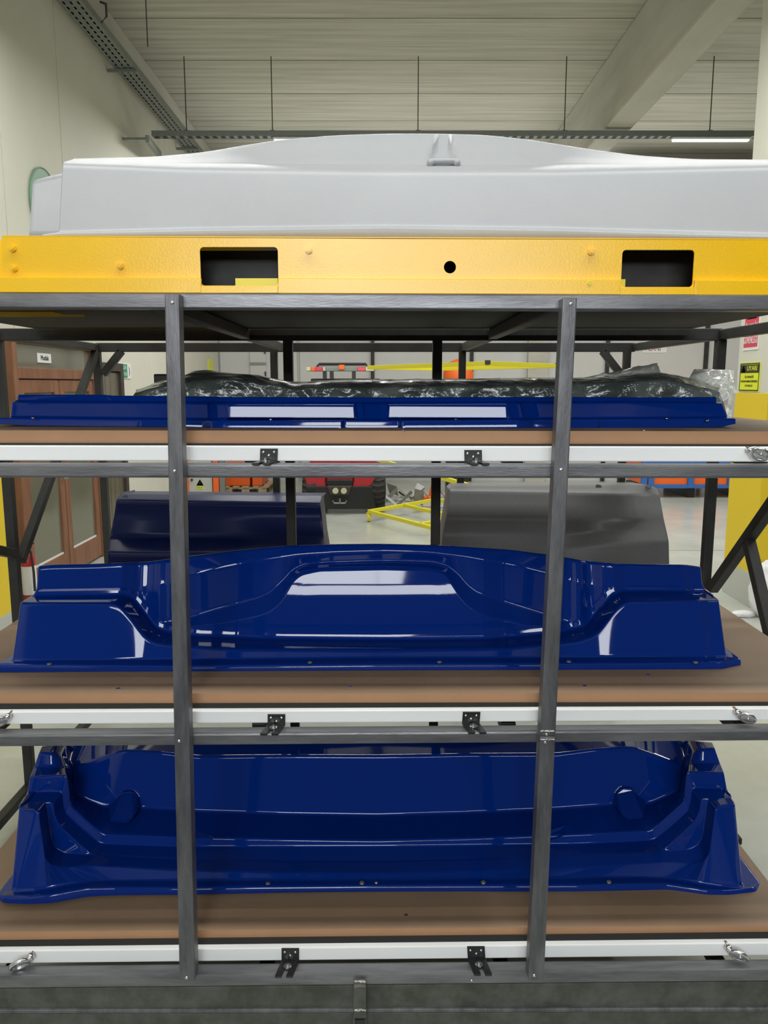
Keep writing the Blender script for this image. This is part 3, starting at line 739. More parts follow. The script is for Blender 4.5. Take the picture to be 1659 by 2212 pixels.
cols = loft_cols(C_, 300, dep_mid, rads, tail=tail_back, extra_x=(.002, .004, .008, .992, .996, .998))
me = skin(with_sides(cols, .28))
bp_ = thing('moulded_blue_panel', (0, 2.45, ZS3), 'glossy blue moulded panel with an arched crest on the middle tray', 'body panel')
shell_obj('shell', me, M['blue'], bp_)
bg = add('flange_bolts', bmesh and dome(P(108, 1430, 2.315), (0, 0, 1), .004, .6), M['blackpl'], None) if False else None
for px, py in ((108, 1430.5), (670, 1427), (949, 1426), (1228, 1425), (1501, 1427)):
    q = PZ(px, py, zf+.0185+.009)
    q.y = Yz(py, q.z)
    add('bolt', dome((q.x, q.y-.004, q.z-.004), (0, 0, 1), .008, .45), M['galv'], bp_, smooth=True)

# ---- lowest tier: tub-shaped panel, built from nested rim lines
KEYS = {
 'c0': [(-6, 1942), (8, 1951), (60, 1953), (110, 1951), (150, 1944), (190, 1937), (250, 1934), (380, 1933), (620, 1928), (814, 1926)],
 'c1': [(-4, 1931), (8, 1937), (60, 1937), (110, 1933), (150, 1925), (190, 1918), (250, 1917), (380, 1918), (620, 1915), (814, 1913)],
 'c2': [(26, 1924), (35, 1925), (70, 1923), (110, 1918), (150, 1911), (190, 1905), (250, 1902), (380, 1902), (620, 1901), (814, 1900)],
 'A':  [(42, 1746), (83, 1750), (90, 1800), (97, 1850), (110, 1866), (135, 1873), (190, 1869), (380, 1879), (620, 1884), (814, 1886)],
 'Ab': [(52, 1730), (99, 1733), (103, 1765), (110, 1812), (120, 1832), (140, 1843), (198, 1847), (380, 1856), (620, 1861), (814, 1862)],
 'At': [(53, 1729), (114, 1732), (118, 1760), (127, 1781), (150, 1803), (172, 1823), (199, 1845), (380, 1853), (620, 1859.5), (814, 1860.5)],
 'Bb': [(60, 1712), (134, 1710), (137, 1740), (143, 1759), (170, 1784), (195, 1805), (218, 1823), (380, 1829), (620, 1829), (814, 1829)],
 'Bt': [(66, 1678), (145, 1674), (149, 1705), (151, 1738), (180, 1764), (203, 1785), (224, 1802), (380, 1808), (620, 1813), (814, 1815)],
 'D':  [(75, 1656), (142, 1657), (156, 1690), (163, 1717), (190, 1730), (226, 1744), (300, 1745), (430, 1753), (620, 1759), (814, 1762)],
 'E':  [(86, 1624), (131, 1628), (150, 1645), (157, 1661), (210, 1640), (262, 1620), (345, 1624), (430, 1634), (620, 1632), (814, 1633)],
 'F':  [(92, 1611), (140, 1606), (160, 1605), (180, 1604), (220, 1602), (270, 1600), (340, 1600), (430, 1602), (620, 1602), (814, 1602)],
}
RIGHT = {'c0': [(1643, 1915), (1636, 1932), (1575, 1938), (1525, 1937), (1480, 1930), (1440, 1925), (1380, 1926)],
         'c1': [(1642, 1908), (1630, 1918), (1575, 1924), (1525, 1922), (1480, 1915), (1440, 1909), (1380, 1909)]}
def full(name):
    L = KEYS[name]; R = []
    for i, (x, y) in enumerate(L[:-1]):
        xx = 1629-x; R.append((xx, y-8*min(1, (814-x)/600)))
    if name in RIGHT:
        for i, p in enumerate(RIGHT[name]): R[i] = p
    return L+R[::-1]
def cat_sample(pts, n):
    out = []
    m_ = len(pts)
    for i in range(m_-1):
        seg = n[i]
        for k in range(seg):
            t = k/seg; out.append(((pts[i][0]*(1-t)+pts[i+1][0]*t), (pts[i][1]*(1-t)+pts[i+1][1]*t)))
    out.append(pts[-1]); 
    # smooth corners a little along the line
    for _ in range(3):
        o2 = [out[0]]
        for a_, b_, c_ in zip(out, out[1:], out[2:]): o2.append(((a_[0]+2*b_[0]+c_[0])/4, (a_[1]+2*b_[1]+c_[1])/4))
        o2.append(out[-1]); out = o2
    return out
nseg = [8, 10, 10, 8, 8, 10, 20, 24, 24]; nseg = nseg+nseg[::-1]
names = ['c0', 'c1', 'c2', 'A', 'Ab', 'At', 'Bb', 'Bt', 'D', 'E', 'F']
lines = {k: cat_sample(full(k), nseg) for k in names}
n = len(lines['A']); cols = []
zf4 = ZS4+.001
for i in range(n):
    f = abs(i/(n-1)-.5)*2      # 0 centre .. 1 ends
    l = {k: lines[k][i] for k in names}
    c0 = PZ(*l['c0'], zf4); c1 = P(*l['c1'], c0.y+.004); c2q = PZ(*l['c2'], c1.z); c2 = P(*l['c2'], min(c2q.y, c0.y+.06))
    dz = max(0, P(*l['A'], 2.315).z-c2.z); YA = c2.y+.004+dz*(.20+.27*max(0, min(1, (.09-dz)/.04))); A = P(*l['A'], YA)
    Ab = P(*l['Ab'], 2.388); At = P(*l['At'], 2.393)
    Bb = P(*l['Bb'], 2.448); Bt = P(*l['Bt'], 2.456)
    k_ = max(0, min(1, (f-.86)/.10))
    D = P(*l['D'], 2.603*(1-k_)+2.52*k_); E = P(*l['E'], 2.655*(1-k_)+2.535*k_); Fp = P(*l['F'], 2.78*(1-k_)+2.62*k_)
    v = [c0, c1, c2, A, Ab, At, Bb, Bt, D, E, Fp]
    e = v[-1]; v += [Vector((e.x, e.y+.12, e.z-.10))]
    cols.append(round_profile(v, [.002, .007, .006, .005, .003, .003, .004, .005, .008, .008, .01, .01]))
me = skin(with_sides(cols, .22))
bt_ = thing('moulded_blue_panel', (0, 2.5, ZS4), 'glossy blue moulded tub panel with nested steps on the lowest tray', 'body panel')
shell_obj('shell', me, M['blue'], bt_)
# raised pocket bosses inside the tub
for side in (0, 1):
    fx = (lambda x: x) if not side else (lambda x: 1629-x); dy = 0 if not side else -8
    bm = bmesh.new()
    fr_ = [(232, 1742, 2.585), (262, 1713, 2.595), (284, 1711, 2.60), (297, 1722, 2.60), (290, 1765, 2.52), (274, 1780, 2.49), (236, 1775, 2.49)]
    F_ = [bm.verts.new(P(fx(x), y_+dy, Y_)) for x, y_, Y_ in fr_]
    B_ = [bm.verts.new(v.co+Vector((0, .10, -.01))) for v in F_]
    bm.faces.new(F_); bm.faces.new(B_[::-1])
    for k in range(7): bm.faces.new([F_[k], F_[(k+1) % 7], B_[(k+1) % 7], B_[k]])
    bmesh.ops.bevel(bm, geom=bm.edges[:], offset=.004, segments=3, affect='EDGES')
    add('pocket', from_bm('pocket', bm), M['blue'], bt_, smooth=False)
    # wedge on the middle step
    bm = bmesh.new()
    pts = [(372, 1799, 2.50), (408, 1789, 2.50), (462, 1809, 2.452), (450, 1828, 2.446), (408, 1812, 2.446)]
    F_ = [bm.verts.new(P(fx(x), y_+dy, Y_)) for x, y_, Y_ in pts]; B_ = [bm.verts.new(v.co+Vector((0, .06, -.03))) for v in F_]
    bm.faces.new(F_); bm.faces.new(B_[::-1])
    for k in range(5): bm.faces.new([F_[k], F_[(k+1) % 5], B_[(k+1) % 5], B_[k]])
    bmesh.ops.bevel(bm, geom=bm.edges[:], offset=.003, segments=3, affect='EDGES')
    add('wedge', from_bm('wedge', bm), M['blue'], bt_, smooth=False)
for px, py in ((58, 1929), (339, 1911), (579, 1908), (782, 1906), (1044, 1905), (1315, 1904), (1567, 1917)):
    q = P(px, py, 2.303)
    add('bolt', dome((q.x, q.y-.002, q.z-.0), (0, -.3, 1), .008, .5), M['galv'], bt_, smooth=True)
q = P(813, 1906, 2.300); add('bolt', dome(q, (0, -.3, 1), .006, .6), M['chrome'], bt_, smooth=True)

# ---- upper tier: shallow stepped panel
zf2 = ZS2+.001
C_ = []
cv(-6, 1588, (-6, 915), (60, 919), (360, 922), (450, 926), (740, 928), (1100, 926), (1290, 924), (1560, 922), (1588, 915))
cv(-6, 1588, (-6, 902), (60, 903), (360, 906), (480, 908), (830, 908), (1280, 905), (1560, 903), (1588, 904))
cv(24, 1570, (24, 900), (360, 904), (830, 905), (1280, 903), (1570, 901))
cv(27, 1558, (27, 868), (235, 869), (360, 870), (500, 872), (830, 872), (1200, 870), (1340, 869), (1558, 871))
cv(38, 1547, (38, 866), (235, 867), (360, 868), (500, 869), (830, 869), (1200, 868), (1340, 867), (1547, 869))
cv(40, 1547, (40, 852), (225, 852), (238, 854), (360, 855), (500, 857), (830, 858), (1200, 857), (1420, 858), (1547, 857))
steps_top = [(-50, 0), (449, 0), (452, .012), (466, .012), (469, 0), (487, 0), (489, -.016), (766, -.016), (769, .008), (783, .008), (785, .02), (817, .02), (819, .008), (836, .008), (839, -.016), (1095, -.016), (1097, 0), (1122, 0), (1124, .012), (1155, .012), (1158, 0), (1700, 0)]
fl_in = [(-50, 0), (318, 0), (322, -.012), (455, -.004), (470, -.03), (742, -.03), (746, 0), (862, 0), (865, -.03), (1108, -.03), (1140, -.01), (1272, -.01), (1276, 0), (1700, 0)]
def dep_up(s, col):
    x = col[3][0]; o_ = interp(steps_top, x); f_ = interp(fl_in, x)
    bow = .03*((x-814)/800)**2
    Y0 = 2.27+bow+f_
    return [P(*col[0], Y0), P(*col[1], Y0+.006), P(*col[2], 2.33+bow), P(*col[3], 2.345+bow+o_), P(*col[4], 2.385+bow), P(*col[5], 2.392+bow)]
ex = [((x-27)/(1558-27)) for x, _ in steps_top if 27 < x < 1558]+[((x-27)/(1558-27)) for x, _ in fl_in if 27 < x < 1558]
cols = loft_cols(C_, 260, dep_up, [.002, .004, .003, .003, .003, .004], tail=lambda v: tail_back(v, .03, .2, .02), extra_x=tuple(ex)+(.002, .998))
zmin = min(min(p.z for p in c) for c in cols)
me = skin(with_sides(cols, .15))
bu_ = thing('moulded_blue_panel', (0, 2.4, ZS2), 'shallow glossy blue stepped panel lying on the upper tray', 'body panel')
shell_obj('shell', me, M['blue'], bu_, .004)
# two flat raised window fields on its face
for (x0, x1) in ((488, 767), (838, 1096)):
    A_ = [P(x0, 903, 2.315), P(x1, 904, 2.315), P(x1-2, 877, 2.3185), P(x0+2, 876, 2.3185)]
    add('raised_field', hexa(A_+[v+Vector((0, .02, 0)) for v in A_], .003), M['blue'], bu_, smooth=False)
for px, py in ((72, 902), (585, 905), (985, 905), (1440, 903), (1527, 908)):
    add('bolt', dome(P(px, py, 2.285), (0, -.5, 1), .005, .5), M['chrome'], bu_, smooth=True)

# ---- grey bumper on top
C_ = []
cv(88, 1760, (88, 512), (830, 512), (1300, 515), (1760, 518))
cv(92, 1760, (92, 506), (130, 503), (420, 497), (830, 491), (1200, 496), (1700, 510), (1760, 511))
cv(127, 1740, (127, 502), (420, 494), (830, 489), (1200, 494), (1740, 508))
cv(135, 1740, (135, 355), (260, 359), (400, 365), (830, 371), (1200, 371), (1740, 359))
cv(138, 1740, (138, 350), (400, 359), (830, 364), (1200, 364), (1740, 353))
cv(148, 1740, (148, 347), (400, 353), (830, 356), (1200, 356), (1740, 349), w=8)
cv(158, 1740, (158, 344), (330, 340), (440, 331), (520, 318), (600, 306), (720, 297), (830, 294), (940, 294), (1050, 297), (1150, 307), (1280, 327), (1380, 339), (1500, 346), (1740, 347), w=18)
cv(160, 1740, (160, 342), (330, 338), (440, 328), (520, 314), (600, 301), (720, 291), (830, 287), (940, 287), (1050, 290), (1150, 301), (1280, 322), (1380, 335), (1500, 343), (1740, 344), w=18)
def dep_gr(s, col):
    x = col[6][0]
    a_ = min(1, max(0, (x-926)/14)); b_ = min(1, max(0, (990-x)/14)); nb = max(0, min(a_, b_))
    a2 = min(1, max(0, (x-937)/10)); b2 = min(1, max(0, (978-x)/10)); nt_ = max(0, min(a2, b2))
    v = [P(*col[0], 2.10), P(*col[1], 2.10), P(*col[2], 2.125), P(*col[3], 2.19), P(*col[4], 2.215), P(*col[5], 2.27)]
    mid = [(col[5][0]*(1-t)+col[6][0]*t, col[5][1]*(1-t)+col[6][1]*t) for t in (.06, .5)]
    v.append(P(*mid[0], 2.275+.035*nb)); v.append(P(*mid[1], 2.34+.045*(nb*.4+nt_*.6)))
    v.append(P(*col[6], 2.40+.05*nt_)); v.append(P(*col[7], 2.42+.05*nt_))
    return v
exx = tuple((x-148)/(1740-148) for x in (926, 930, 934, 937, 940, 943, 947, 952, 958, 964, 969, 973, 978, 982, 986, 990))
cols = loft_cols(C_, 240, dep_gr, [.002, .006, .006, .010, .012, .02, .01, .02, .012, .012], tail=lambda v: [Vector((v[-1].x, v[-1].y+.06, v[-1].z+.0)), Vector((v[-1].x, v[-1].y+.4, v[-1].z-.16))], extra_x=exx+(.002, .004))
me = skin(with_sides(cols, .35))
gb = thing('grey_bumper_shell', (0, 2.2, tz), 'long light grey primed bumper shell with a low hump on the yellow frame', 'body panel')
shell_obj('shell', me, M['grey'], gb)
ribp = [P(929, 350, 2.262), P(934, 349, 2.258), P(958, 348.5, 2.256), P(983, 349, 2.258), P(988, 350, 2.262)]
add('notch_sill', tube(ribp, .0085, 12), M['grey'], gb, smooth=True)
for px in (930, 987): add('notch_foot', dome(P(px, 352, 2.256), (0, 0, 1), .010, 1.1), M['grey'], gb, smooth=True)

# second grey part behind it on the left
C_ = []
cv(62, 560, (62, 512), (560, 512)); cv(64, 560, (64, 500), (560, 500))
cv(71, 560, (71, 396), (86, 391), (140, 380), (560, 378)); cv(80, 560, (80, 388), (100, 380), (140, 372), (560, 370))
cols = loft_cols(C_, 60, lambda s, c: [P(*c[0], 2.98), P(*c[1], 2.98), P(*c[2], 3.04), P(*c[3], 3.08)], [.002, .004, .012, .015], tail=lambda v: tail_back(v, .05, .3, .1), wsm=8)
me = skin(with_sides(cols, .3))
g2 = thing('grey_bumper_shell', (-1, 2.7, tz), 'second matt grey shell poking out left behind the long grey bumper', 'body panel')
shell_obj('shell', me, M['grey'], g2)

# ---- bubble-wrapped part behind the upper blue panel
def fb(p, sc, off=0): return noise.noise(Vector((p[0]*sc+off, p[1]*sc, p[2]*sc)))
C_ = []
cv(282, 1570, (282, 890), (1570, 900)); cv(284, 1560, (284, 862), (1560, 868))
cv(292, 1555, (292, 850), (340, 838), (430, 822), (520, 820), (640, 838), (830, 836), (1190, 834), (1330, 826), (1440, 822), (1555, 845), w=14)
cv(300, 1550, (300, 843), (340, 826), (392, 812), (410, 801), (450, 798), (500, 807), (560, 811), (600, 820), (640, 825), (740, 820), (830, 820), (1000, 818), (1190, 816), (1300, 814), (1380, 806), (1440, 806), (1500, 818), (1550, 836), w=9)
def dep_w(s, c):
    v = [P(*c[0], 2.72), P(*c[1], 2.72), P(*c[2], 2.729), P(*c[3], 2.90)]
    v = [v[0], v[1], v[1].lerp(v[2], .33), v[1].lerp(v[2], .66), v[2], v[2].lerp(v[3], .33)+Vector((0, 0, .004)), v[2].lerp(v[3], .66)+Vector((0, 0, .004)), v[3]]
    return v
cols = loft_cols(C_, 320, dep_w, [.01]*8, tail=lambda v: tail_back(v, .1, .35, .05))
for c in cols:
    for k, p in enumerate(c):
        d = fb(p, 7)*.012+fb(p, 18, 9)*.006+abs(fb((p.x*2+p.y, p.y, p.z*3), 9, 4))*.012
        p.y -= d; 
        if k < len(c)-6: p.z += d*.2
me = skin(with_sides(cols, .2))
wr = thing('bubble_wrapped_panel', (0, 2.85, ZS2), 'dark panel in creased bubble wrap behind the shallow blue panel', 'wrapped panel')
shell_obj('wrapping', me, M['wrap'], wr, .003)
bx0, bx1 = P(335, 824, 3.1), P(362, 808, 3.1)
add('end_block', box(bx0.x, bx1.x+.25, 3.08, 3.2, bx0.z-.05, bx1.z, .006), M['blackpl'], wr)
bx0, bx1 = P(341, 812, 3.1), P(362, 808, 3.1)
# crumpled clear film at the right-hand end
def crumple(name, outline_fn, NX, NY, par, m, amp=.02, sc=12, seed=0, thick=.002):
    cols_ = []
    for i in range(NX+1):
        u = i/NX; c = []
        for j in range(NY+1):
            v = j/NY; p = outline_fn(u, v)
            edge = min(1, 6*min(u, 1-u, v, 1-v)+.15)
            d = (noise.turbulence_vector(p*sc+Vector((seed, 0, 0)), 3, False))*amp*edge
            c.append(p+Vector((d.x*.5, -abs(d.y)*1.2, d.z*.7)))
        cols_.append(c)
    return shell_obj(name, skin(cols_), m, par, thick)
def quadmap(bl, br, tr, tl, bulge=.05):
    def f(u, v):
        p = bl*(1-u)*(1-v)+br*u*(1-v)+tr*u*v+tl*(1-u)*v
        p = p.copy(); p.y -= bulge*math.sin(math.pi*u)*math.sin(math.pi*v); return p
    return f
crumple('loose_film', quadmap(P(1495, 905, 2.86), P(1578, 912, 2.92), P(1586, 800, 3.0), P(1500, 798, 3.0), .09), 40, 40, wr, M['film'], .035, 14, 3)
crumple('loose_film', quadmap(P(1330, 862, 2.70), P(1510, 866, 2.76), P(1500, 822, 2.9), P(1390, 828, 2.9), .04), 50, 24, wr, M['film'], .025, 16, 8)
crumple('loose_film', quadmap(P(1262, 815, 2.9), P(1428, 806, 2.95), P(1420, 784, 3.0), P(1300, 808, 2.95), .02), 40, 14, wr, M['film'], .015, 18, 5)
crumple('loose_film', quadmap(P(1484, 822, 2.9), P(1592, 850, 2.95), P(1576, 799, 3.0), P(1500, 797, 3.0), .05), 34, 22, wr, M['film'], .03, 15, 11)

# ---- fenders standing in the rear bay
def fender(curves, Ys, m, label, N=90, loc=(0, 0, 0), warp=None, rr=.02):
    cols_ = loft_cols(curves, N, lambda s, c: [P(*c[j], Ys[j]+(warp(s, j, c[j]) if warp else 0)) for j in range(len(c))], [rr]*len(curves), tail=lambda v: tail_back(v, .02, .25, .02), wsm=4)
    t = thing('fender_shell', loc, label, 'body panel'); shell_obj('shell', skin(with_sides(cols_, .25)), m, t)
    return t
C_ = []
cv(233, 706, (233, 1262), (706, 1262)); cv(233, 704, (233, 1196), (704, 1196)); cv(238, 698, (238, 1160), (698, 1160))
cv(247, 694, (247, 1115), (694, 1118)); cv(252, 690, (252, 1080), (690, 1088)); cv(262, 694, (262, 1066), (692, 1070))
def wl_(s, j, c): return .05*math.sin(math.pi*min(1, s*1.4)) if j in (2,) else 0
fl_ = fender(C_, [4.02, 4.0, 4.12, 4.17, 4.17, 4.30], M['shaded_blue'], 'blue fender shell coloured dark for shade, standing left behind the arched blue panel', loc=(-.9, 4.1, .92), warp=wl_)
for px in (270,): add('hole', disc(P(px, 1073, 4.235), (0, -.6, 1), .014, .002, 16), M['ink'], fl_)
C_ = []
cv(950, 1446, (950, 1262), (1446, 1262)); cv(955, 1444, (955, 1192), (1444, 1170)); cv(958, 1440, (958, 1155), (1440, 1150))
cv(965, 1434, (965, 1120), (1434, 1125)); cv(974, 1424, (974, 1060), (1424, 1068)); cv(982, 1418, (982, 1048), (1400, 1046), (1418, 1056))
def wr_(s, j, c):
    g_ = lambda x, c0, w0: math.exp(-((x-c0)/w0)**2)
    yv = 1172-110*max(0, (s-.45)/.55)**1.5   # the hollow climbs to the right
    return .075*g_(c[1], yv, 24)*(1 if j in (1, 2, 3, 4) else 0)
fr2 = fender(C_, [3.98, 3.99, 4.02, 4.06, 4.12, 4.26], M['dgrey'], 'matt dark grey fender shell standing right behind the arched blue panel', loc=(.9, 4.1, .92), warp=wr_, rr=.012)
for px in (1293, 1401): add('hole', disc(P(px, 1051.5, 4.22), (0, -.6, 1), .016, .003, 16), M['ink'], fr2)
fbd = add('rear_board', box(XA+.03, XB-.03, Y1+.05, Y2-.25, .915, .93), M['mdf'], rack)

# ============================================================ BACKGROUND THINGS
# yellow tube trolley
tr = thing('tube_trolley', (1.0, 10, 0), 'tall yellow tube frame trolley on castors behind the rack', 'trolley')
A0 = Vector((P(797, 1108, 11.3).x, 11.3, .15)); 
B0 = Vector((1.16, 9.1, .15)); C0 = Vector((2.20, 10.3, .15)); D0 = A0+C0-B0
up2 = Vector((0, 0, 2.03))
def ty(p, q, nm='frame_tube', w_=.05): return add(nm, bar(p, q, w_, w_), M['lime'], tr)
for p in (A0, B0, C0, D0):
    ty(p, p+up2, 'upright')
    add('castor', disc(p+Vector((-.02, 0, -.085)), (1, 0, 0), .062, .04, 16), M['lime'], tr)
    add('castor_fork', box(p.x-.035, p.x+.035, p.y-.04, p.y+.04, .08, .13), M['lime'], tr)
for p, q in ((A0, B0), (B0, C0), (C0, D0), (D0, A0)):
    ty(p, q); ty(p+up2, q+up2)
ty((A0+D0)/2, (B0+C0)/2, 'cross_tube'); ty(A0.lerp(B0, .5), D0.lerp(C0, .5), 'cross_tube')
ty(A0+Vector((0, 0, .78)), B0+Vector((0, 0, .60)), 'cross_tube')
for p in (B0, C0): add('end_cap', box(p.x-.03, p.x+.03, p.y-.03, p.y+.03, 2.17, 2.215), M['blackpl'], tr)

# red utility vehicle
V = thing('utility_vehicle', (-.62, 12.6, 0), 'red and black utility vehicle with a roof light bar behind the rack', 'vehicle')
def vx(px, py=1050, Y=12.0): return P(px, py, Y).x
xl_, xr_ = vx(652), vx(832); xc = (xl_+xr_)/2; YV = 12.0
for sx, xa in (('l', xl_), ('r', xr_-.22)):
    for yy in (YV+.35, YV+2.0):
        c_ = (xa, yy, .37)
        w_ = add('wheel', disc(c_, (1, 0, 0), .35, .22, 36, bev=.03), M['tyre'], V)
        for k in range(26):
            a_ = 2*math.pi*k/26
            o_ = Vector((0, math.cos(a_)*.355, math.sin(a_)*.355)); tg = Vector((0, -math.sin(a_), math.cos(a_)))
            pA = Vector(c_)+o_+Vector((.01, 0, 0)); pB = Vector(c_)+o_+tg*.03+Vector((.11, 0, 0)); pC = Vector(c_)+o_+Vector((.21, 0, 0))
            add('tread_block', bar(pA, pB, .035, .03, up=o_, bev=0), M['tyre'], w_)
            add('tread_block', bar(pB, pC, .035, .03, up=o_, bev=0), M['tyre'], w_)
        add('rim', disc((xa-.005 if sx == 'l' else xa+.2, yy, .37), (1, 0, 0), .18, .03, 20), M['blackpl'], w_)
def vq(name, pts, m, dep=.3, Y=YV):
    A_ = [P(x, y_, Y) for x, y_ in pts]
    return add(name, hexa(A_+[v+Vector((0, dep, 0)) for v in A_], .015), M[m], V)
vq('fender', [(664, 1054), (706, 1057), (697, 1010), (652, 1010)], 'red', .9); vq('fender', [(760, 1056), (800, 1050), (825, 1010), (770, 1010)], 'red', .9)
vq('hood', [(706, 1040), (762, 1040), (755, 985), (715, 985)], 'red', .9, YV+.05)
vq('grille', [(708, 1055), (760, 1055), (763, 1036), (704, 1036)], 'blackpl', .3, YV-.04)
vq('bumper', [(656, 1100), (812, 1100), (806, 1050), (660, 1050)], 'blackpl', .5, YV-.02)
vq('winch_plate', [(714, 1070), (753, 1070), (760, 1050), (706, 1050)], 'dframe', .1, YV-.10)
for px in (725, 743):
    add('headlamp', disc(P(px, 1059.5, YV-.11), (0, -1, 0), .045, .05, 20), M['lens'], V)
add('tow_hook', tube([P(719, 1082, YV-.1), P(722, 1087, YV-.15), P(746, 1087, YV-.15), P(748, 1082, YV-.1)], .012), M['galv'], V)
add('hook_pin', tube([P(734, 1077, YV-.15), P(734, 1086, YV-.15)], .015), M['galv'], V)
add('windscreen', box(xl_+.15, xr_-.15, YV+.95, YV+.97, .95, 1.95), M['pane'], V)
for xa in (xl_+.1, xr_-.1):
    add('cab_pillar', bar((xa, YV+.9, .8), (xa, YV+1.1, 2.0), .05, .05), M['blackpl'], V); add('cab_pillar', bar((xa, YV+2.3, .8), (xa, YV+2.2, 2.0), .05, .05), M['blackpl'], V)
add('cab_floor', box(xl_+.1, xr_-.1, YV+.3, YV+2.5, .45, .85, .02), M['red'], V)
add('seat', box(xl_+.25, xr_-.25, YV+1.5, YV+2.0, .85, 1.45, .03), M['blackpl'], V)
zr = P(740, 803, YV+1).z
add('roof', box(xl_+.08, xr_-.08, YV+.85, YV+2.3, 1.98, 2.04, .02), M['blackpl'], V)
yy = YV+.7
lb0, lb1 = P(662, 799, yy), P(810, 799, yy)
lbz = P(740, 800, yy).z
lb = add('light_bar', box(lb0.x, lb1.x, yy-.02, yy+.12, lbz-.015, lbz+.055, .01), M['galv'], V)
for (xa, xb, m) in ((672, 681, 'orange'), (681, 697, 'redl'), (662, 671, 'lens'), (772, 790, 'redl'), (790, 808, 'lens'), (698, 702, 'lens')):
    add('lens', box(P(xa, 799, yy).x, P(xb, 799, yy).x, yy-.035, yy, lbz-.01, lbz+.05, .008), M[m], lb)
for px in (697, 712, 760): add('bracket', box(P(px, 799, yy).x, P(px, 799, yy).x+.06, yy, yy+.08, 2.03, lbz-.01), M['blackpl'], lb)
bc = P(738, 793, yy-.05)
add('beacon', box(bc.x-.045, bc.x+.045, yy-.08, yy-.03, bc.z-.04, bc.z+.035, .01), M['orange'], V)
rk = add('roof_rack', tube([P(683, 795, yy+.6), P(690, 786, yy+.6), P(790, 786, yy+.6), P(796, 795, yy+.6)], .02), M['blackpl'], V)
for py in (789, 793, 797): add('rack_bar', bar(P(684, py, yy+.55), P(795, py, yy+.55), .03, .018), M['blackpl'], rk)

# orange control cabinet, pallet and crates
YC = 13.2
cb = thing('control_cabinet', (P(434, 1060, YC).x, YC, 0), 'grey control cabinet with warning label between orange frame legs', 'cabinet')
xa, xb = P(408, 1055, YC).x, P(459, 1055, YC).x
add('body', box(xa, xb, YC, YC+.4, .02, .95, .01), M['cab'], cb)
for px0, px1 in ((401, 408), (461, 473)):
    add('frame_leg', box(P(px0, 1050, YC).x, P(px1, 1050, YC).x, YC-.03, YC+.4, 0, 1.05, .01), M['orange'], cb)
add('knob', disc(P(414.5, 1036.5, YC), (0, -1, 0), .02, .02, 14), M['ink'], cb)
q = P(432, 1045, YC-.005)
bm = bmesh.new(); bm.faces.new([bm.verts.new((q.x+dx, YC-.006, q.z+dz)) for dx, dz in ((-.06, -.03), (.06, -.03), (0, .075))]); bmesh.ops.solidify(bm, geom=bm.faces[:], thickness=.002)
wn = add('warning_label', from_bm('tri', bm), M['signY'], cb)
add('label_text_field', box(q.x-.055, q.x+.055, YC-.007, YC, q.z-.09, q.z-.045), M['signY'], cb)
bm = bmesh.new(); bm.faces.new([bm.verts.new((q.x+dx, YC-.009, q.z+dz)) for dx, dz in ((.008, .05), (-.018, .008), (-.002, .010), (-.008, -.022), (.018, .018), (.002, .018))]); 
add('bolt_symbol', from_bm('bolt', bm), M['ink'], wn)
text('DİKKAT', .03, M['ink'], cb, (q.x, YC-.0085, q.z-.067), (1, 0, 0), (0, 0, 1), width=.09)
sp_ = add('machine_post', box(P(474, 1050, YC).x, P(486, 1050, YC).x, YC, YC+.1, 0, 1.0, .006), M['galv'], None, 'slim grey steel post between cabinet and pallet', 'post')
YPl = 14.2
pa = thing('pallet', (P(530, 1055, YPl).x, YPl, 0), 'wooden pallet under the orange crates at the back', 'pallet')
xa, xb = P(484, 1055, YPl).x, P(575, 1055, YPl).x
for k in range(5):
    x0 = xa+(xb-xa-.05)*k/4-.02
    add('plank', box(x0, x0+.11, YPl, YPl+1.0, .115, .14, .004), M['pallet'], pa)
for k in range(3):
    add('stringer_board', box(xa, xb, YPl+.02+k*.43, YPl+.12+k*.43, .09, .115, .004), M['pallet'], pa)
    for x0 in (xa, (xa+xb)/2-.07, xb-.14): add('block', box(x0, x0+.14, YPl+.02+k*.43, YPl+.12+k*.43, .0, .09, .004), M['pallet'], pa)
for k, (a_, b_, lab) in enumerate(((487, 540, 'wide orange crate on the left of the pallet'), (545, 567, 'narrow orange crate on the right of the pallet'))):
    t = thing('crate', (P((a_+b_)/2, 1040, YPl).x, YPl+.1, .14), lab, 'crate')
    x0, x1 = P(a_, 1040, YPl+.1).x, P(b_, 1040, YPl+.1).x
    add('body', box(x0, x1, YPl+.08, YPl+.8, .141, .55, .02), M['orange'], t)
    add('rim', box(x0-.01, x1+.01, YPl+.07, YPl+.81, .52, .56, .008), M['orange'], t)
# orange and blue steel bin on the right
YO = 13.7
ob = thing('steel_bin', (P(1480, 1050, YO).x, YO, 0), 'long low orange steel bin with blue frame behind the right column', 'container')
zb0 = P(1480, 1047, YO).z
x0, x1 = P(1385, 1045, YO).x, P(1660, 1045, YO).x
zb1 = .62
add('body', box(x0+.03, x1-.03, YO+.04, YO+1.4, zb0+.0, zb1, .005), M['orange'], ob)
add('bottom_rail', box(x0, x1, YO, YO+.06, P(1480, 1055, YO).z, zb0, .006), M['bluep'], ob)
add('top_rail', box(x0, x1, YO, YO+.06, zb1-.05, zb1+.02, .006), M['bluep'], ob)
for px in (1385, 1400, 1486, 1572, 1650):
    xx_ = P(px, 1045, YO).x; add('stanchion', box(xx_, xx_+.10, YO-.01, YO+.05, zb0-.06, zb1, .006), M['bluep'], ob)
for px in (1400, 1490, 1600):
    xx_ = P(px, 1060, YO).x; add('skid', box(xx_, xx_+.12, YO+.08, YO+1.3, 0, P(1480, 1055, YO).z, .004), M['blackpl'], ob)
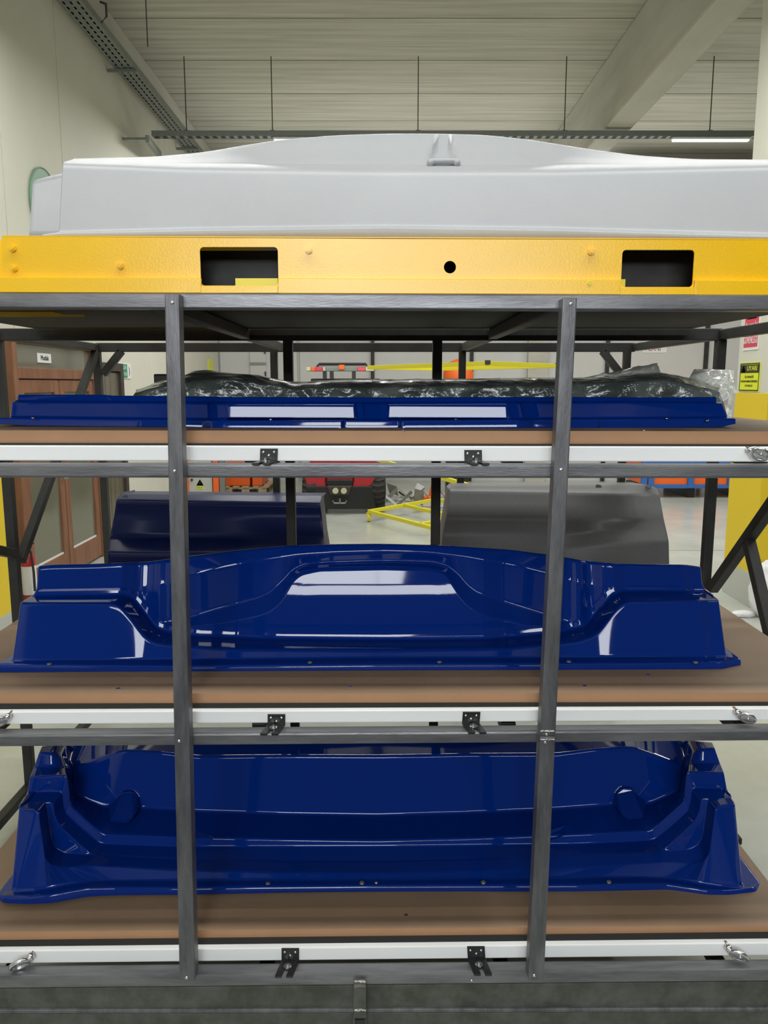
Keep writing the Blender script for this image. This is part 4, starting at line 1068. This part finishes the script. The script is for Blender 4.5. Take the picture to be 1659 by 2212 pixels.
# orange round machine head seen through the upper bay, with stand
oh = thing('orange_machine_head', (P(990, 790, 14.5).x, 14.5, 0), 'orange domed machine cover rising behind the yellow trolley', 'machine')
xo = P(990, 800, 14.5).x; zo = P(990, 806, 14.5).z
add('dome', tube([(xo, 14.5, zo-.5), (xo, 14.5, zo), (xo, 14.5, zo+.12), (xo, 14.5, zo+.20), (xo, 14.5, zo+.245)], [.27, .27, .24, .15, .04], 28), M['orange'], oh, smooth=True)
add('stand', box(xo-.2, xo+.2, 14.4, 14.7, 0, zo-.4, .02), M['blackpl'], oh)
# scrap heap: separate boards
for i in range(15):
    px = 848+(i % 5)*27+rnd.uniform(-3, 3); YY = 12.7+(i//5)*.55+rnd.uniform(-.05, .05); zz = .03
    c_ = P(px, 1060, YY); c_.z = zz
    a_ = rnd.uniform(0, 3.14); l_, h_ = rnd.uniform(.15, .24), rnd.uniform(.1, .18); ti = rnd.uniform(-1.2, 1.2)
    bm = bmesh.new()
    g = [[bm.verts.new(c_+Vector((math.cos(a_)*u*l_-math.sin(a_)*v*h_, math.sin(a_)*u*l_+math.cos(a_)*v*h_, math.sin(ti)*u*l_*1.4+abs(math.sin(ti*2))*.05*v+rnd.uniform(0, .02)))) for v in (-.5, 0, .5)] for u in (-.5, 0, .5)]
    for p_ in range(2):
        for q_ in range(2): bm.faces.new([g[p_][q_], g[p_+1][q_], g[p_+1][q_+1], g[p_][q_+1]])
    bmesh.ops.solidify(bm, geom=bm.faces[:], thickness=.008)
    mz = min(v.co.z for v in bm.verts)
    bmesh.ops.translate(bm, verts=bm.verts, vec=(0, 0, -mz+.001))
    add('scrap_board', from_bm('scrap', bm), M['card'] if i % 4 else M['signW'], None, 'torn pale scrap board in the heap behind the yellow trolley', 'scrap', 'torn boards in the scrap heap')
ol = thing('orange_offcut', (P(930, 1068, 12.4).x, 12.4, 0), 'orange plastic offcut on the floor by the scrap heap', 'scrap')
q = PZ(930, 1082, 0); 
add('base', box(q.x-.13, q.x+.13, q.y, q.y+.2, 0, .07, .02), M['orange'], ol); add('horn', bar((q.x+.02, q.y+.1, .05), (q.x+.08, q.y+.15, .30), .09, .07), M['orange'], ol)
pts = [PZ(x, y_, .012) for x, y_ in ((862, 1062), (870, 1068), (885, 1075), (905, 1079), (935, 1080))]
add('cable', tube(pts, .012, 8), M['rubber'], None, 'black cable curling on the floor in front of the scrap heap', 'cable')
# white bag by the column
bgx = thing('white_bag', (PZ(1640, 1335, 0).x, PZ(1640, 1335, 0).y, 0), 'crumpled white bag on the floor beside the right column', 'bag')
q = PZ(1642, 1332, 0)
bm = bmesh.new(); bmesh.ops.create_icosphere(bm, subdivisions=4, radius=1)
for v in bm.verts:
    n_ = noise.turbulence_vector(v.co*2.2, 3, False)*.22; v.co += n_*.6
    v.co = Vector((v.co.x*.16, v.co.y*.14, max(0, v.co.z*.26+.22)))+Vector((q.x+.06, q.y, 0))
add('sack', from_bm('sack', bm), M['bag'], bgx, smooth=True)
bm = bmesh.new(); bmesh.ops.create_icosphere(bm, subdivisions=3, radius=1)
q2 = PZ(1606, 1331, 0)
for v in bm.verts:
    v.co += noise.turbulence_vector(v.co*2.5+Vector((5, 0, 0)), 3, False)*.2
    v.co = Vector((v.co.x*.10+q2.x, v.co.y*.06+q2.y, max(0, v.co.z*.03+.02)))
add('loose_corner', from_bm('corner', bm), M['bag'], bgx, smooth=True)
